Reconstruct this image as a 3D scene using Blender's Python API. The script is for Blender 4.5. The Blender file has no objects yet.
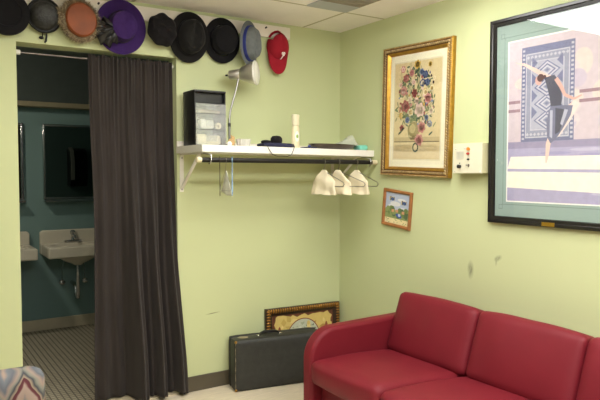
import bpy, bmesh, math, random
from mathutils import Vector, Matrix, noise
PI = math.pi
rnd = random.Random(7)
scn = bpy.context.scene
COL = scn.collection

# ---------------------------------------------------------------- materials
def lin(c):
    def f(v):
        v /= 255.0
        return v / 12.92 if v <= 0.04045 else ((v + 0.055) / 1.055) ** 2.4
    return (f(c[0]), f(c[1]), f(c[2]), 1.0)

def mat(name, c, rough=0.6, metal=0.0, var=0.06, scale=12.0, bump=0.0, bscale=80.0, spec=0.5, sheen=0.0, stretch=None):
    m = bpy.data.materials.new(name); m.use_nodes = True
    nt = m.node_tree; N = nt.nodes; L = nt.links
    b = N['Principled BSDF']
    b.inputs['Roughness'].default_value = rough
    b.inputs['Metallic'].default_value = metal
    b.inputs['Specular IOR Level'].default_value = spec
    if sheen: b.inputs['Sheen Weight'].default_value = sheen
    tc = N.new('ShaderNodeTexCoord')
    mp = N.new('ShaderNodeMapping'); L.new(tc.outputs['Object'], mp.inputs['Vector'])
    if stretch: mp.inputs['Scale'].default_value = stretch
    n = N.new('ShaderNodeTexNoise'); n.inputs['Scale'].default_value = scale; n.inputs['Detail'].default_value = 5
    L.new(mp.outputs['Vector'], n.inputs['Vector'])
    r = N.new('ShaderNodeValToRGB')
    a = lin(c)
    r.color_ramp.elements[0].position = 0.3; r.color_ramp.elements[1].position = 0.7
    r.color_ramp.elements[0].color = tuple(x * (1 - var) for x in a[:3]) + (1,)
    r.color_ramp.elements[1].color = tuple(min(1, x * (1 + var)) for x in a[:3]) + (1,)
    L.new(n.outputs['Fac'], r.inputs['Fac']); L.new(r.outputs['Color'], b.inputs['Base Color'])
    if bump:
        n2 = N.new('ShaderNodeTexNoise'); n2.inputs['Scale'].default_value = bscale; n2.inputs['Detail'].default_value = 3
        L.new(mp.outputs['Vector'], n2.inputs['Vector'])
        bp = N.new('ShaderNodeBump'); bp.inputs['Strength'].default_value = bump; bp.inputs['Distance'].default_value = 0.003
        L.new(n2.outputs['Fac'], bp.inputs['Height']); L.new(bp.outputs['Normal'], b.inputs['Normal'])
    m['ramp'] = r.name
    return m

def emis(name, c, s):
    m = bpy.data.materials.new(name); m.use_nodes = True
    nt = m.node_tree; nt.nodes.clear()
    e = nt.nodes.new('ShaderNodeEmission'); e.inputs['Color'].default_value = lin(c); e.inputs['Strength'].default_value = s
    o = nt.nodes.new('ShaderNodeOutputMaterial'); nt.links.new(e.outputs[0], o.inputs[0])
    return m

def sheer(name, c, transp, rough=0.1, gloss=0.08):
    # thin see-through sheet: transparent + diffuse + fresnel gloss
    m = bpy.data.materials.new(name); m.use_nodes = True
    nt = m.node_tree; N = nt.nodes; L = nt.links; N.clear()
    t = N.new('ShaderNodeBsdfTransparent'); d = N.new('ShaderNodeBsdfDiffuse'); d.inputs['Color'].default_value = lin(c)
    g = N.new('ShaderNodeBsdfGlossy'); g.inputs['Roughness'].default_value = rough
    m1 = N.new('ShaderNodeMixShader'); m1.inputs[0].default_value = 1 - transp
    L.new(t.outputs[0], m1.inputs[1]); L.new(d.outputs[0], m1.inputs[2])
    fr = N.new('ShaderNodeLayerWeight'); fr.inputs['Blend'].default_value = 0.5
    pw_ = N.new('ShaderNodeMath'); pw_.operation = 'POWER'; pw_.inputs[1].default_value = 5; L.new(fr.outputs['Facing'], pw_.inputs[0])
    ad = N.new('ShaderNodeMath'); ad.operation = 'MULTIPLY_ADD'; ad.inputs[1].default_value = .95; ad.inputs[2].default_value = .04 + gloss; ad.use_clamp = True
    L.new(pw_.outputs[0], ad.inputs[0])
    m2 = N.new('ShaderNodeMixShader'); L.new(ad.outputs[0], m2.inputs[0])
    L.new(m1.outputs[0], m2.inputs[1]); L.new(g.outputs[0], m2.inputs[2])
    o = N.new('ShaderNodeOutputMaterial'); L.new(m2.outputs[0], o.inputs[0])
    return m

def wall_mat(name, c, scuffs):
    m = mat(name, c, rough=0.55, var=0.025, scale=1.5, bump=0.08, bscale=220, spec=0.3)
    nt = m.node_tree; N = nt.nodes; L = nt.links; b = N['Principled BSDF']
    geo = N.new('ShaderNodeNewGeometry')
    cur = N[m['ramp']].outputs['Color']
    for (p, rad, rot, k) in scuffs:                 # worn marks with a shape of their own
        mp = N.new('ShaderNodeMapping'); mp.vector_type = 'TEXTURE'
        mp.inputs['Location'].default_value = p; mp.inputs['Rotation'].default_value = rot; mp.inputs['Scale'].default_value = rad
        L.new(geo.outputs['Position'], mp.inputs['Vector'])
        ln = N.new('ShaderNodeVectorMath'); ln.operation = 'LENGTH'; L.new(mp.outputs['Vector'], ln.inputs[0])
        ns = N.new('ShaderNodeTexNoise'); ns.inputs['Scale'].default_value = 1.6; ns.inputs['Detail'].default_value = 4
        L.new(mp.outputs['Vector'], ns.inputs['Vector'])
        mr = N.new('ShaderNodeMapRange'); mr.inputs['From Min'].default_value = 1.0; mr.inputs['From Max'].default_value = 0.3
        mr.inputs['To Min'].default_value = 0; mr.inputs['To Max'].default_value = 1
        L.new(ln.outputs['Value'], mr.inputs['Value'])
        mu = N.new('ShaderNodeMath'); mu.operation = 'MULTIPLY'; L.new(mr.outputs[0], mu.inputs[0]); L.new(ns.outputs['Fac'], mu.inputs[1])
        m2 = N.new('ShaderNodeMath'); m2.operation = 'MULTIPLY'; L.new(mu.outputs[0], m2.inputs[0]); m2.inputs[1].default_value = k; m2.use_clamp = True
        mx = N.new('ShaderNodeMix'); mx.data_type = 'RGBA'
        L.new(m2.outputs[0], mx.inputs['Factor']); L.new(cur, mx.inputs['A']); mx.inputs['B'].default_value = lin((84, 80, 62))
        cur = mx.outputs['Result']
    L.new(cur, b.inputs['Base Color'])
    return m

def grid_mat(name, base, line, sx, sy, ox, oy, w, axis='XY', rough=0.6, var=0.04, nscale=6):
    # rectangular tiles with thin lines, from world position
    m = mat(name, base, rough=rough, var=var, scale=nscale)
    nt = m.node_tree; N = nt.nodes; L = nt.links; b = N['Principled BSDF']
    geo = N.new('ShaderNodeNewGeometry'); sp = N.new('ShaderNodeSeparateXYZ'); L.new(geo.outputs['Position'], sp.inputs[0])
    outs = []
    for ax, s, o in ((axis[0], sx, ox), (axis[1], sy, oy)):
        a = N.new('ShaderNodeMath'); a.operation = 'SUBTRACT'; L.new(sp.outputs[ax], a.inputs[0]); a.inputs[1].default_value = o
        d = N.new('ShaderNodeMath'); d.operation = 'DIVIDE'; L.new(a.outputs[0], d.inputs[0]); d.inputs[1].default_value = s
        f = N.new('ShaderNodeMath'); f.operation = 'PINGPONG'; L.new(d.outputs[0], f.inputs[0]); f.inputs[1].default_value = 0.5
        q = N.new('ShaderNodeMath'); q.operation = 'MULTIPLY'; L.new(f.outputs[0], q.inputs[0]); q.inputs[1].default_value = s
        l = N.new('ShaderNodeMath'); l.operation = 'LESS_THAN'; L.new(q.outputs[0], l.inputs[0]); l.inputs[1].default_value = w / 2
        outs.append(l)
    mx = N.new('ShaderNodeMath'); mx.operation = 'MAXIMUM'; L.new(outs[0].outputs[0], mx.inputs[0]); L.new(outs[1].outputs[0], mx.inputs[1])
    mix = N.new('ShaderNodeMix'); mix.data_type = 'RGBA'
    L.new(mx.outputs[0], mix.inputs['Factor']); L.new(N[m['ramp']].outputs['Color'], mix.inputs['A']); mix.inputs['B'].default_value = lin(line)
    L.new(mix.outputs['Result'], b.inputs['Base Color'])
    return m

def flame_mat(name):
    m = bpy.data.materials.new(name); m.use_nodes = True
    nt = m.node_tree; N = nt.nodes; L = nt.links; b = N['Principled BSDF']; b.inputs['Roughness'].default_value = 0.9
    tc = N.new('ShaderNodeTexCoord'); sp = N.new('ShaderNodeSeparateXYZ')
    ns = N.new('ShaderNodeTexNoise'); ns.inputs['Scale'].default_value = 9; L.new(tc.outputs['Object'], ns.inputs['Vector'])
    L.new(tc.outputs['Object'], sp.inputs[0])
    a = N.new('ShaderNodeMath'); a.operation = 'MULTIPLY_ADD'; L.new(sp.outputs['X'], a.inputs[0]); a.inputs[1].default_value = 7.5; a.inputs[2].default_value = 0.32
    p = N.new('ShaderNodeMath'); p.operation = 'PINGPONG'; L.new(a.outputs[0], p.inputs[0]); p.inputs[1].default_value = 0.5
    z = N.new('ShaderNodeMath'); z.operation = 'MULTIPLY_ADD'; L.new(sp.outputs['Z'], z.inputs[0]); z.inputs[1].default_value = 5.0
    q = N.new('ShaderNodeMath'); q.operation = 'MULTIPLY'; L.new(p.outputs[0], q.inputs[0]); q.inputs[1].default_value = 1.1
    L.new(q.outputs[0], z.inputs[2])
    w = N.new('ShaderNodeMath'); w.operation = 'MULTIPLY_ADD'; L.new(ns.outputs['Fac'], w.inputs[0]); w.inputs[1].default_value = 0.75; L.new(z.outputs[0], w.inputs[2])
    f = N.new('ShaderNodeMath'); f.operation = 'FRACT'; L.new(w.outputs[0], f.inputs[0])
    r = N.new('ShaderNodeValToRGB'); r.color_ramp.interpolation = 'LINEAR'
    cols = [(0, (143, 124, 112)), (.14, (91, 94, 102)), (.27, (107, 110, 114)), (.36, (150, 130, 117)), (.52, (155, 135, 124)), (.58, (91, 42, 47)), (.66, (81, 37, 43)), (.70, (145, 129, 110)), (.8, (55, 58, 65)), (.9, (120, 120, 110)), (1, (143, 124, 112))]
    els = r.color_ramp.elements
    els[0].position = 0; els[0].color = lin(cols[0][1]); els[1].position = 1; els[1].color = lin(cols[-1][1])
    for pz, c in cols[1:-1]:
        e = els.new(pz); e.color = lin(c)
    L.new(f.outputs[0], r.inputs[0]); L.new(r.outputs[0], b.inputs['Base Color'])
    return m

# ---------------------------------------------------------------- mesh builder
class MB:
    def __init__(s): s.bm = bmesh.new(); s.mats = []
    def mi(s, m):
        if m not in s.mats: s.mats.append(m)
        return s.mats.index(m)
    def face(s, vs, m):
        try: f = s.bm.faces.new(vs)
        except ValueError: return None
        f.material_index = s.mi(m); return f
    def poly(s, pts, m): return s.face([s.bm.verts.new(p) for p in pts], m)
    def box(s, a, b, m, M=None):
        x0, y0, z0 = a; x1, y1, z1 = b
        P = [(x0,y0,z0),(x1,y0,z0),(x1,y1,z0),(x0,y1,z0),(x0,y0,z1),(x1,y0,z1),(x1,y1,z1),(x0,y1,z1)]
        v = [s.bm.verts.new(M @ Vector(p) if M else p) for p in P]
        for q in ((0,3,2,1),(4,5,6,7),(0,1,5,4),(1,2,6,5),(2,3,7,6),(3,0,4,7)): s.face([v[i] for i in q], m)
        return s
    def prism(s, pts, d0, d1, m, plane='XZ'):
        def P(a, b, d): return {'XZ': (a, d, b), 'XY': (a, b, d), 'YZ': (d, a, b)}[plane]
        A = [s.bm.verts.new(P(a, b, d0)) for a, b in pts]; B = [s.bm.verts.new(P(a, b, d1)) for a, b in pts]
        n = len(pts); s.face(A, m); s.face(B[::-1], m)
        for i in range(n): s.face([A[i], B[i], B[(i+1) % n], A[(i+1) % n]], m)
        return s
    def grid(s, fn, nu, nv, m, wrap=False, skip=None):
        g = [[s.bm.verts.new(fn(i / nu, j / nv)) for j in range(nv + 1)] for i in range(nu if wrap else nu + 1)]
        for i in range(nu):
            for j in range(nv):
                if skip and skip(i / nu, j / nv): continue
                a = g[i][j]; b = g[(i+1) % len(g)][j]; c = g[(i+1) % len(g)][j+1]; d = g[i][j+1]
                s.face([a, b, c, d], m)
        return s
    def lathe(s, prof, m, n=40, sx=1, sy=1, c=(0,0,0), fn=None):
        rings = []
        for r, z in prof:
            if r < 1e-5:
                p = Vector((c[0], c[1], c[2] + z)); rings.append([s.bm.verts.new(fn(p) if fn else p)])
            else:
                ring = []
                for i in range(n):
                    t = 2 * PI * i / n
                    p = Vector((c[0] + r * sx * math.cos(t), c[1] + r * sy * math.sin(t), c[2] + z))
                    ring.append(s.bm.verts.new(fn(p) if fn else p))
                rings.append(ring)
        for A, B in zip(rings, rings[1:]):
            for i in range(n):
                a = A[i % len(A)]; b = A[(i+1) % len(A)]; c2 = B[(i+1) % len(B)]; d = B[i % len(B)]
                vs = []
                for v in (a, b, c2, d):
                    if v not in vs: vs.append(v)
                if len(vs) > 2: s.face(vs, m)
        return s
    def tube(s, pts, r, m, n=8, closed=False, caps=True, flat=1.0):
        P = [Vector(p) for p in pts]; k = len(P)
        R = r if isinstance(r, (list, tuple)) else [r] * k
        ref = None; rings = []
        for i in range(k):
            if closed: t = P[(i+1) % k] - P[i-1]
            else: t = P[min(i+1, k-1)] - P[max(i-1, 0)]
            t.normalize()
            if ref is None:
                ref = Vector((0,0,1)) if abs(t.z) < 0.9 else Vector((1,0,0))
            u = (ref - t * ref.dot(t)); u.normalize(); w = t.cross(u); ref = u
            rings.append([s.bm.verts.new(P[i] + (u * math.cos(2*PI*j/n) * flat + w * math.sin(2*PI*j/n)) * R[i]) for j in range(n)])
        for i in range(k if closed else k - 1):
            A, B = rings[i], rings[(i+1) % k]
            for j in range(n): s.face([A[j], A[(j+1) % n], B[(j+1) % n], B[j]], m)
        if caps and not closed:
            s.face(rings[0][::-1], m); s.face(rings[-1], m)
        return s
    def ball(s, c, r, m, n=12, sc=(1,1,1), M=None):
        prof = [(math.sin(PI*i/n), -math.cos(PI*i/n)) for i in range(n + 1)]
        def fn(p):
            q = Vector((p.x * r * sc[0], p.y * r * sc[1], p.z * r * sc[2]))
            if M: q = M @ q
            return q + Vector(c)
        return s.lathe([(0 if a < 1e-6 else a, b) for a, b in prof], m, n=n * 2, fn=fn)
    def rbox(s, size, r, m, n=10, bulge=(0,0,0), c=(0,0,0), wob=0.0, seed=0, post=None):
        # soft box: half sizes, corner radius, bulge of the faces along each axis
        t = bmesh.new(); bmesh.ops.create_cube(t, size=2)
        bmesh.ops.subdivide_edges(t, edges=t.edges[:], cuts=n, use_grid_fill=True)
        h = Vector(size); mp = {}
        for v in t.verts:
            p = Vector((v.co.x * h.x, v.co.y * h.y, v.co.z * h.z))
            q = Vector([max(-h[i] + r, min(h[i] - r, p[i])) for i in range(3)])
            d = p - q
            if d.length > 1e-6: p = q + d.normalized() * r
            u = [max(-1, min(1, p[i] / h[i])) for i in range(3)]
            for i in range(3):
                if bulge[i]:
                    a, b = [k for k in range(3) if k != i]
                    p[i] += bulge[i] * u[i] * (1 - u[a]**2) * (1 - u[b]**2)
            if wob: p += noise.noise_vector(p * 6 + Vector((seed, seed * 2, 0))) * wob
            if post: p = post(p)
            mp[v.index] = s.bm.verts.new(p + Vector(c))
        for f in t.faces: s.face([mp[v.index] for v in f.verts], m)
        t.free(); return s
    def build(s, name, parent=None, loc=None, rot=None, smooth=35, bevel=0, seg=2, subsurf=0, recalc=True):
        if recalc: bmesh.ops.recalc_face_normals(s.bm, faces=s.bm.faces[:])
        me = bpy.data.meshes.new(name); s.bm.to_mesh(me); s.bm.free()
        for m in s.mats: me.materials.append(m)
        if smooth:
            me.shade_smooth(); me.set_sharp_from_angle(angle=math.radians(smooth))
        o = bpy.data.objects.new(name, me); COL.objects.link(o)
        if parent: o.parent = parent
        if loc: o.location = loc
        if rot: o.rotation_euler = rot
        if bevel:
            b = o.modifiers.new('bevel', 'BEVEL'); b.width = bevel; b.segments = seg; b.limit_method = 'ANGLE'
        if subsurf:
            b = o.modifiers.new('sub', 'SUBSURF'); b.levels = subsurf; b.render_levels = subsurf
        return o

def tag(o, label, cat, group=None, kind=None):
    o['label'] = label; o['category'] = cat
    if group: o['group'] = group
    if kind: o['kind'] = kind
    return o
def thing(name, label, cat, loc=(0,0,0), rot=(0,0,0), group=None):
    o = bpy.data.objects.new(name, None); COL.objects.link(o)
    o.empty_display_size = 0.05
    o.location = loc; o.rotation_euler = rot
    return tag(o, label, cat, group)
def struct(o, label, cat): return tag(o, label, cat, kind='structure')
def copy_tree(o, parent=None):
    c = o.copy(); COL.objects.link(c)
    if parent: c.parent = parent
    for ch in [q for q in bpy.data.objects if q.parent == o]: copy_tree(ch, c)
    return c

# ---------------------------------------------------------------- palette
G_WALL = (196, 202, 155)
M_wb = wall_mat('wall_paint_back', G_WALL, [((-1.035, 0, 0.494), (.06, .05, .0045), (0, -0.08, 0), 1.3)])
M_off = mat('pale_wall_paint', (150, 148, 140), rough=.6, var=.02)
M_wr = wall_mat('wall_paint_right', G_WALL, [((0, -1.262, .862), (.05, .026, .06), (0, 0, 0), 1.0), ((0, -1.455, .95), (.05, .034, .018), (-.5, 0, 0), 0.8), ((0, -1.442, .93), (.05, .009, .03), (0, 0, 0), .6)])
M_ceil = grid_mat('ceiling_tile', (244, 240, 234), (190, 184, 160), 1.22, 0.61, -0.325, -0.49, 0.018, rough=0.9, var=0.03)
M_teal = mat('bath_wall_paint', (110, 136, 132), rough=0.6, var=0.03, scale=2)
M_tile = grid_mat('bath_floor_tile', (172, 162, 140), (98, 90, 76), 0.036, 0.036, 0, 0, 0.0085, rough=0.5, var=0.1)
M_floor = mat('vinyl_floor', (222, 208, 182), rough=0.4, var=0.10, scale=9, stretch=(1.2, 9, 1), spec=0.4)
M_base = mat('vinyl_baseboard', (84, 76, 60), rough=0.5, var=0.06)
M_bbath = mat('bath_baseboard', (184, 172, 146), rough=0.6)
M_white = mat('white_paint', (232, 228, 216), rough=0.45, var=0.02)
M_board = mat('white_board_paint', (234, 226, 212), rough=0.5, var=0.02)
M_cream = mat('cream_plastic', (226, 214, 176), rough=0.35, var=0.02)
M_blk = mat('black_plastic', (22, 22, 24), rough=0.3, var=0.05)
M_steel = mat('chrome', (200, 200, 200), rough=0.18, metal=1.0, var=0.02)
M_wire = mat('hanger_wire', (150, 146, 138), rough=0.35, metal=1.0, var=0.05)
M_pipe = mat('dark_pipe', (44, 42, 40), rough=0.35, metal=0.6, var=0.15)

# ================================================================ SETTING
H = 2.44
DL, DR, DH = -2.192, -1.273, 2.133          # door opening
XL, YF, WT = -5.2, -6.0, 0.14
b = MB(); b.box((XL, YF, -.05), (0, 0, 0), M_floor); b.box((DL, 0, -.05), (DR, .14, 0), M_floor)
struct(b.build('floor'), 'pale beige streaked vinyl floor of the room', 'floor')
b = MB(); b.box((XL, YF, H), (0, 0, H + .05), M_ceil)
struct(b.build('ceiling'), 'cream suspended tile ceiling above the green walls', 'ceiling')
b = MB(); b.box((XL, 0, 0), (DL, WT, H), M_wb); b.box((DR, 0, 0), (.1, WT, H), M_wb); b.box((DL, 0, DH), (DR, WT, H), M_wb)
struct(b.build('wall_back'), 'olive green painted wall with the curtained doorway', 'wall')
b = MB(); b.box((0, YF, 0), (.1, 0, H), M_wr)
struct(b.build('wall_right'), 'olive green painted wall behind the red sofa', 'wall')
b = MB(); b.box((XL - .1, YF, 0), (XL, 0, H), M_off)
struct(b.build('wall_left'), 'pale painted wall on the left outside the view', 'wall')
b = MB(); b.box((XL - .1, YF - .1, 0), (.1, YF, H), M_off)
struct(b.build('wall_front'), 'pale painted wall behind the viewer', 'wall')
b = MB()
for x0, x1 in ((XL, DL), (DR, 0)): b.box((x0, -.009, 0), (x1, 0, .1), M_base)
struct(b.build('baseboard_back', bevel=.003), 'dark olive brown vinyl baseboard along the back wall', 'baseboard')
b = MB(); b.box((-.009, YF, 0), (0, -.009, .1), M_base)
struct(b.build('baseboard_right', bevel=.003), 'dark olive brown vinyl baseboard behind the sofa', 'baseboard')
b = MB(); b.box((DL, .0, 0), (DR, .15, .007), mat('threshold_wood', (206, 190, 160), rough=.5))
struct(b.build('trim_1', bevel=.002), 'pale threshold strip under the dark curtain', 'threshold')
# washroom beyond the doorway
BY = 2.18
b = MB(); b.box((-3.4, BY, 0), (-.3, BY + .1, H), M_teal)
struct(b.build('wall_washroom_back'), 'dim teal washroom wall behind the sinks', 'wall')
b = MB(); b.box((-3.5, WT, 0), (-3.4, BY, H), M_teal); struct(b.build('wall_washroom_left'), 'teal side wall of the washroom on the left', 'wall')
b = MB(); b.box((-.4, WT, 0), (-.3, BY, H), M_teal); struct(b.build('wall_washroom_right'), 'teal side wall of the washroom on the right', 'wall')
b = MB(); b.box((-3.4, .15, -.04), (-.4, BY, 0.0), M_tile); struct(b.build('floor_washroom'), 'small square tiled washroom floor with dark grout', 'floor')
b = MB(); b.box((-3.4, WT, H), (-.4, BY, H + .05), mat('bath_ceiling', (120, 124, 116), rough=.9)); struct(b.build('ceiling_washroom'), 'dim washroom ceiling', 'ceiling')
b = MB(); b.box((-3.4, BY - .012, 0), (-.4, BY, .1), M_bbath); struct(b.build('baseboard_washroom', bevel=.003), 'tan baseboard under the washroom sinks', 'baseboard')
b = MB(); b.box((-3.4, WT, 0), (DL, WT + .012, H), M_teal); b.box((DR, WT, 0), (-.4, WT + .012, H), M_teal); b.box((DL, WT, DH), (DR, WT + .012, H), M_teal); struct(b.build('wall_washroom_front'), 'teal washroom wall facing the mirrors', 'wall')
b = MB(); b.box((-3.4, BY - .1, 2.03), (-.4, BY, H), mat('soffit_shade', (70, 78, 74), rough=.7)); struct(b.build('trim_3'), 'soffit above the washroom ledge with shade painted into its colour', 'trim')  # dark grey stands for the unlit face; shade is in the colour
b = MB(); b.box((-3.4, BY - .11, 1.985), (-.4, BY, 2.03), mat('bath_ledge', (150, 140, 112), rough=.6)); struct(b.build('trim_2', bevel=.006), 'tan ledge running above the washroom mirrors', 'trim')

# ================================================================ LIGHTS
M_lamp = emis('troffer_diffuser', (255, 254, 250), 24.5)
M_lamp3 = emis('troffer_diffuser_near', (255, 254, 250), 12.0)
M_lamp2 = emis('troffer_diffuser_dim', (255, 254, 250), 5.6)
def troffer(x0, y0, label, lm=None):
    t = thing('ceiling_light', label, 'ceiling light', (x0 + .6, y0 - .3, H), group='fluorescent ceiling panels')
    f = MB(); w, h = .6, .3
    for a, c in (((-w, -h, -.012), (w, -h + .025, 0)), ((-w, h - .025, -.012), (w, h, 0)), ((-w, -h + .025, -.012), (-w + .025, h - .025, 0)), ((w - .025, -h + .025, -.012), (w, h - .025, 0))):
        f.box(a, c, M_white)
    f.build('frame', t)
    d = MB(); d.prism([(-h + .025, -.002), (-h + .04, -.062), (h - .05, -.062), (h - .035, -.002)], -w + .025, w - .05, lm or M_lamp, 'YZ'); d.build('diffuser', t)
    return t
troffer(-1.54, -1.11, 'lit ceiling panel nearest the ballet picture', M_lamp3)
troffer(-1.54, -2.94, 'lit ceiling panel above the middle of the room')
troffer(-2.765, -1.11, 'lit ceiling panel in front of the doorway', M_lamp2)
troffer(-2.765, -2.94, 'lit ceiling panel far from both pictures')
t = thing('ceiling_vent', 'grey ceiling vent panel near the room corner', 'vent', (-.482, -.795, H))
f = MB(); gm = mat('vent_grey', (176, 180, 184), rough=.5, var=.02); bmn = mat('vent_mesh', (150, 142, 128), rough=.8, var=.1)
f.box((-.147, .145, -.008), (.147, .288, 0), gm); f.build('vent_frame', t)
f = MB(); f.box((-.147, -.288, -.006), (.147, .145, 0), bmn)
for i in range(9): f.box((-.14, -.27 + i * .045, -.010), (.14, -.262 + i * .045, -.006), bmn)
f.build('louvre', t)
# unseen lamp added to brighten the washroom
t = thing('ceiling_light', 'unseen round lamp added to brighten the washroom', 'ceiling light', (-2.7, 1.0, H))
f = MB(); f.lathe([(.13, 0), (.13, -.02), (0, -.02)], M_white, n=32); f.build('base', t)
f = MB(); f.lathe([(.11, -.02), (.1, -.05), (.06, -.07), (0, -.075)], emis('wash_fill', (255, 244, 226), 112.0), n=32); f.build('shade', t)

# ================================================================ CURTAIN + ROD
def sm(a, b2, v):
    t = max(0, min(1, (v - a) / (b2 - a))); return t * t * (3 - 2 * t)
M_cur = mat('curtain_cloth', (52, 46, 43), rough=.9, var=.16, scale=3, bump=.25, bscale=300, stretch=(6, 6, 1.2), spec=.2, sheen=.08)
RZ = 2.085
def curtain(u, v):
    ztop, zbot = RZ + .022, .020
    z = ztop + (zbot - ztop) * v
    xl = -1.80 + .03 * sm(0, .5, v)
    xr = -1.29 + .025 * v + .045 * sm(.55, 1, v)
    uu = u + .012 * math.sin(9 * u + 4 * v) * v
    x = xl + (xr - xl) * uu
    gat = math.exp(-v * 5)
    y = .055 + .007 * gat * (math.sin(u * 95 + 2 * math.sin(u * 17)) + .6 * math.sin(u * 150 + 1))
    y -= .022 * (1 - sm(.0, .25, v))
    left = 1 - sm(.33, .42, u)
    y += left * (.05 * sm(.1, 1, v) + .010 * math.sin(u * 42 + .6 * math.sin(v * 4)) * sm(.02, .4, v))
    right = 1 - left
    amp = .008 + .062 * sm(.05, .95, v)
    y += right * (-.075 * sm(.15, 1, v) - amp * (math.cos(2 * PI * (u - .46) / .235) * .8 + .25 * math.cos(2 * PI * (u - .46) / .0783 + v * 2)))
    y = min(y, .125)
    # keep the right-hand hem in front of the wall edge
    k = sm(-1.295, -1.265, x)
    y = y * (1 - k) + min(y, -.022) * k
    z += .005 * math.sin(u * 30) * v * right * (1 if v > .9 else .3)
    if v < .02: z += .006 * math.sin(u * 120) + .004 * math.sin(u * 47)
    return (x, y, z)
b = MB(); b.grid(curtain, 220, 70, M_cur)
o = b.build('curtain', smooth=80)
s_ = o.modifiers.new('thick', 'SOLIDIFY'); s_.thickness = .002
tag(o, 'long dark brown gathered curtain hanging in the doorway', 'curtain')
t = thing('curtain_rod', 'thin metal tension rod across the top of the doorway', 'curtain rod', ((DL + DR) / 2, .055, RZ))
b = MB(); w = (DR - DL) / 2
b.tube([(-w + .012, 0, 0), (w - .012, 0, 0)], .0055, mat('rod_metal', (128, 120, 118), rough=.35, metal=.9), n=12); b.build('rod', t)
for sx in (-1, 1):
    b = MB(); b.tube([(sx * w, 0, 0), (sx * (w - .028), 0, 0)], .014, M_white, n=16); b.build('end_cap', t)

# ================================================================ WASHROOM THINGS
M_por = mat('porcelain', (206, 198, 178), rough=.2, var=.03)
def make_sink():
    t = thing('wall_sink', 'pale wall hung sink with chrome faucet beside the curtain', 'sink', (-1.434, BY, 0), group='washroom sinks')
    b = MB(); W = .275
    # apron and deck with an open bowl
    def bowl(u, v):
        a = 2 * PI * u
        ex = .21; ey = .14
        cx, cy = 0, -.25
        r = 1 - v
        q = 1.0 if v == 0 else r
        return (cx + ex * q * math.copysign(abs(math.cos(a)) ** .75, math.cos(a)), cy + ey * q * math.copysign(abs(math.sin(a)) ** .75, math.sin(a)), .775 - .13 * (1 - r ** 2.2))
    b.grid(bowl, 40, 8, M_por, wrap=True)
    for a0, a1 in (((-W, -.43, .69), (W, -.39, .785)), ((-W, -.11, .69), (W, 0, .785)), ((-W, -.39, .69), (-.21, -.11, .785)), ((.21, -.39, .69), (W, -.11, .785))):
        b.box(a0, a1, M_por)
    b.build('basin', t, bevel=.012, seg=3)
    b = MB(); b.prism([(-W, .775), (W, .775), (W, .88), (W - .02, .9), (-W + .02, .9), (-W, .88)], -.05, -.001, M_por); b.build('splashback', t, bevel=.01, seg=3)
    b = MB(); b.lathe([(.17, .7), (.15, .665), (.1, .635), (.05, .615), (.03, .6), (0, .6)], M_por, n=32, sy=.75, c=(0, -.24, 0)); b.build('bowl_underside', t)
    b = MB()
    b.rbox((.075, .028, .012), .01, M_steel, n=4, c=(0, -.07, .797))
    b.tube([(0, -.07, .8), (0, -.07, .835), (0, -.09, .85), (0, -.15, .845), (0, -.165, .825)], [.018, .016, .014, .011, .01], M_steel, n=12)
    f = b.build('faucet', t)
    b = MB(); b.lathe([(.012, .83), (.014, .85), (.024, .865), (.024, .885), (.012, .895), (0, .896)], M_steel, n=20, c=(0, -.07, 0)); b.build('faucet_handle', f)
    b = MB(); b.tube([(0, -.24, .6), (0, -.24, .36), (0, -.22, .31), (0, -.18, .3), (0, -.15, .33), (0, -.14, .39), (0, -.1, .41), (0, -.001, .41)], .018, M_steel, n=12); b.build('drain_trap', t)
    for sx in (-.1, .1):
        b = MB()
        b.tube([(sx, -.002, .43), (sx, -.07, .43)], .012, M_steel); b.ball((sx, -.08, .43), .024, M_steel, n=8, sc=(1.2, .7, 1))
        b.tube([(sx, -.07, .44), (sx, -.07, .55), (sx * .6, -.07, .69)], .005, M_steel); b.build('stop_valve', t)
    return t
snk = make_sink()
s2 = copy_tree(snk); s2.location.x = -2.068
s2['label'] = 'pale wall hung sink cut off by the left door edge'
M_mir = mat('mirror_glass', (128, 134, 130), rough=.02, metal=1.0, var=0.0)
def make_mirror():
    t = thing('wall_mirror', 'chrome framed mirror above the sink with the faucet in view', 'mirror', (-1.434, BY, 1.51), group='washroom mirrors')
    b = MB(); w, h = .232, .335
    b.box((-w, -.012, -h), (w, -.001, h), M_mir); b.build('glass', t)
    b = MB()
    for a0, a1 in (((-w, -.035, -h), (-w + .018, -.0, h)), ((w - .018, -.035, -h), (w, 0, h)), ((-w + .018, -.03, h - .018), (w - .018, 0, h)), ((-w + .018, -.03, -h), (w - .018, 0, -h + .018))): b.box(a0, a1, M_steel)
    b.build('frame', t, bevel=.003)
    b = MB(); b.box((-w, -.11, -h - .02), (w, 0, -h - .012), M_steel); b.box((-w, -.11, -h - .012), (w, -.106, -h), M_steel); b.build('shelf', t)
    return t
mr = make_mirror(); m2_ = copy_tree(mr); m2_.location.x = -2.06
m2_['label'] = 'chrome framed mirror cut off by the left door edge'
# towel dispenser on the near washroom wall, seen only in the mirror
t = thing('paper_dispenser', 'dark curved paper towel dispenser reflected in the washroom mirror', 'dispenser', (-.92, WT + .012, 1.24))
b = MB(); pr = [(.0, 0), (.17, 0), (.2, .08), (.21, .3), (.17, .42), (.1, .46), (0, .46)]
b.prism([(WT_ , z) for WT_, z in pr], -.1, .1, M_blk, 'YZ'); b.build('housing', t, bevel=.015, seg=3)
b = MB(); b.prism([(.2, .08), (.214, .08), (.224, .3), (.182, .43), (.1, .475), (.09, .46), (.17, .42), (.21, .3)], -.1, -.055, mat('grey_plastic', (168, 166, 156), rough=.3), 'YZ'); b.build('side_strip', t, bevel=.004)

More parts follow.
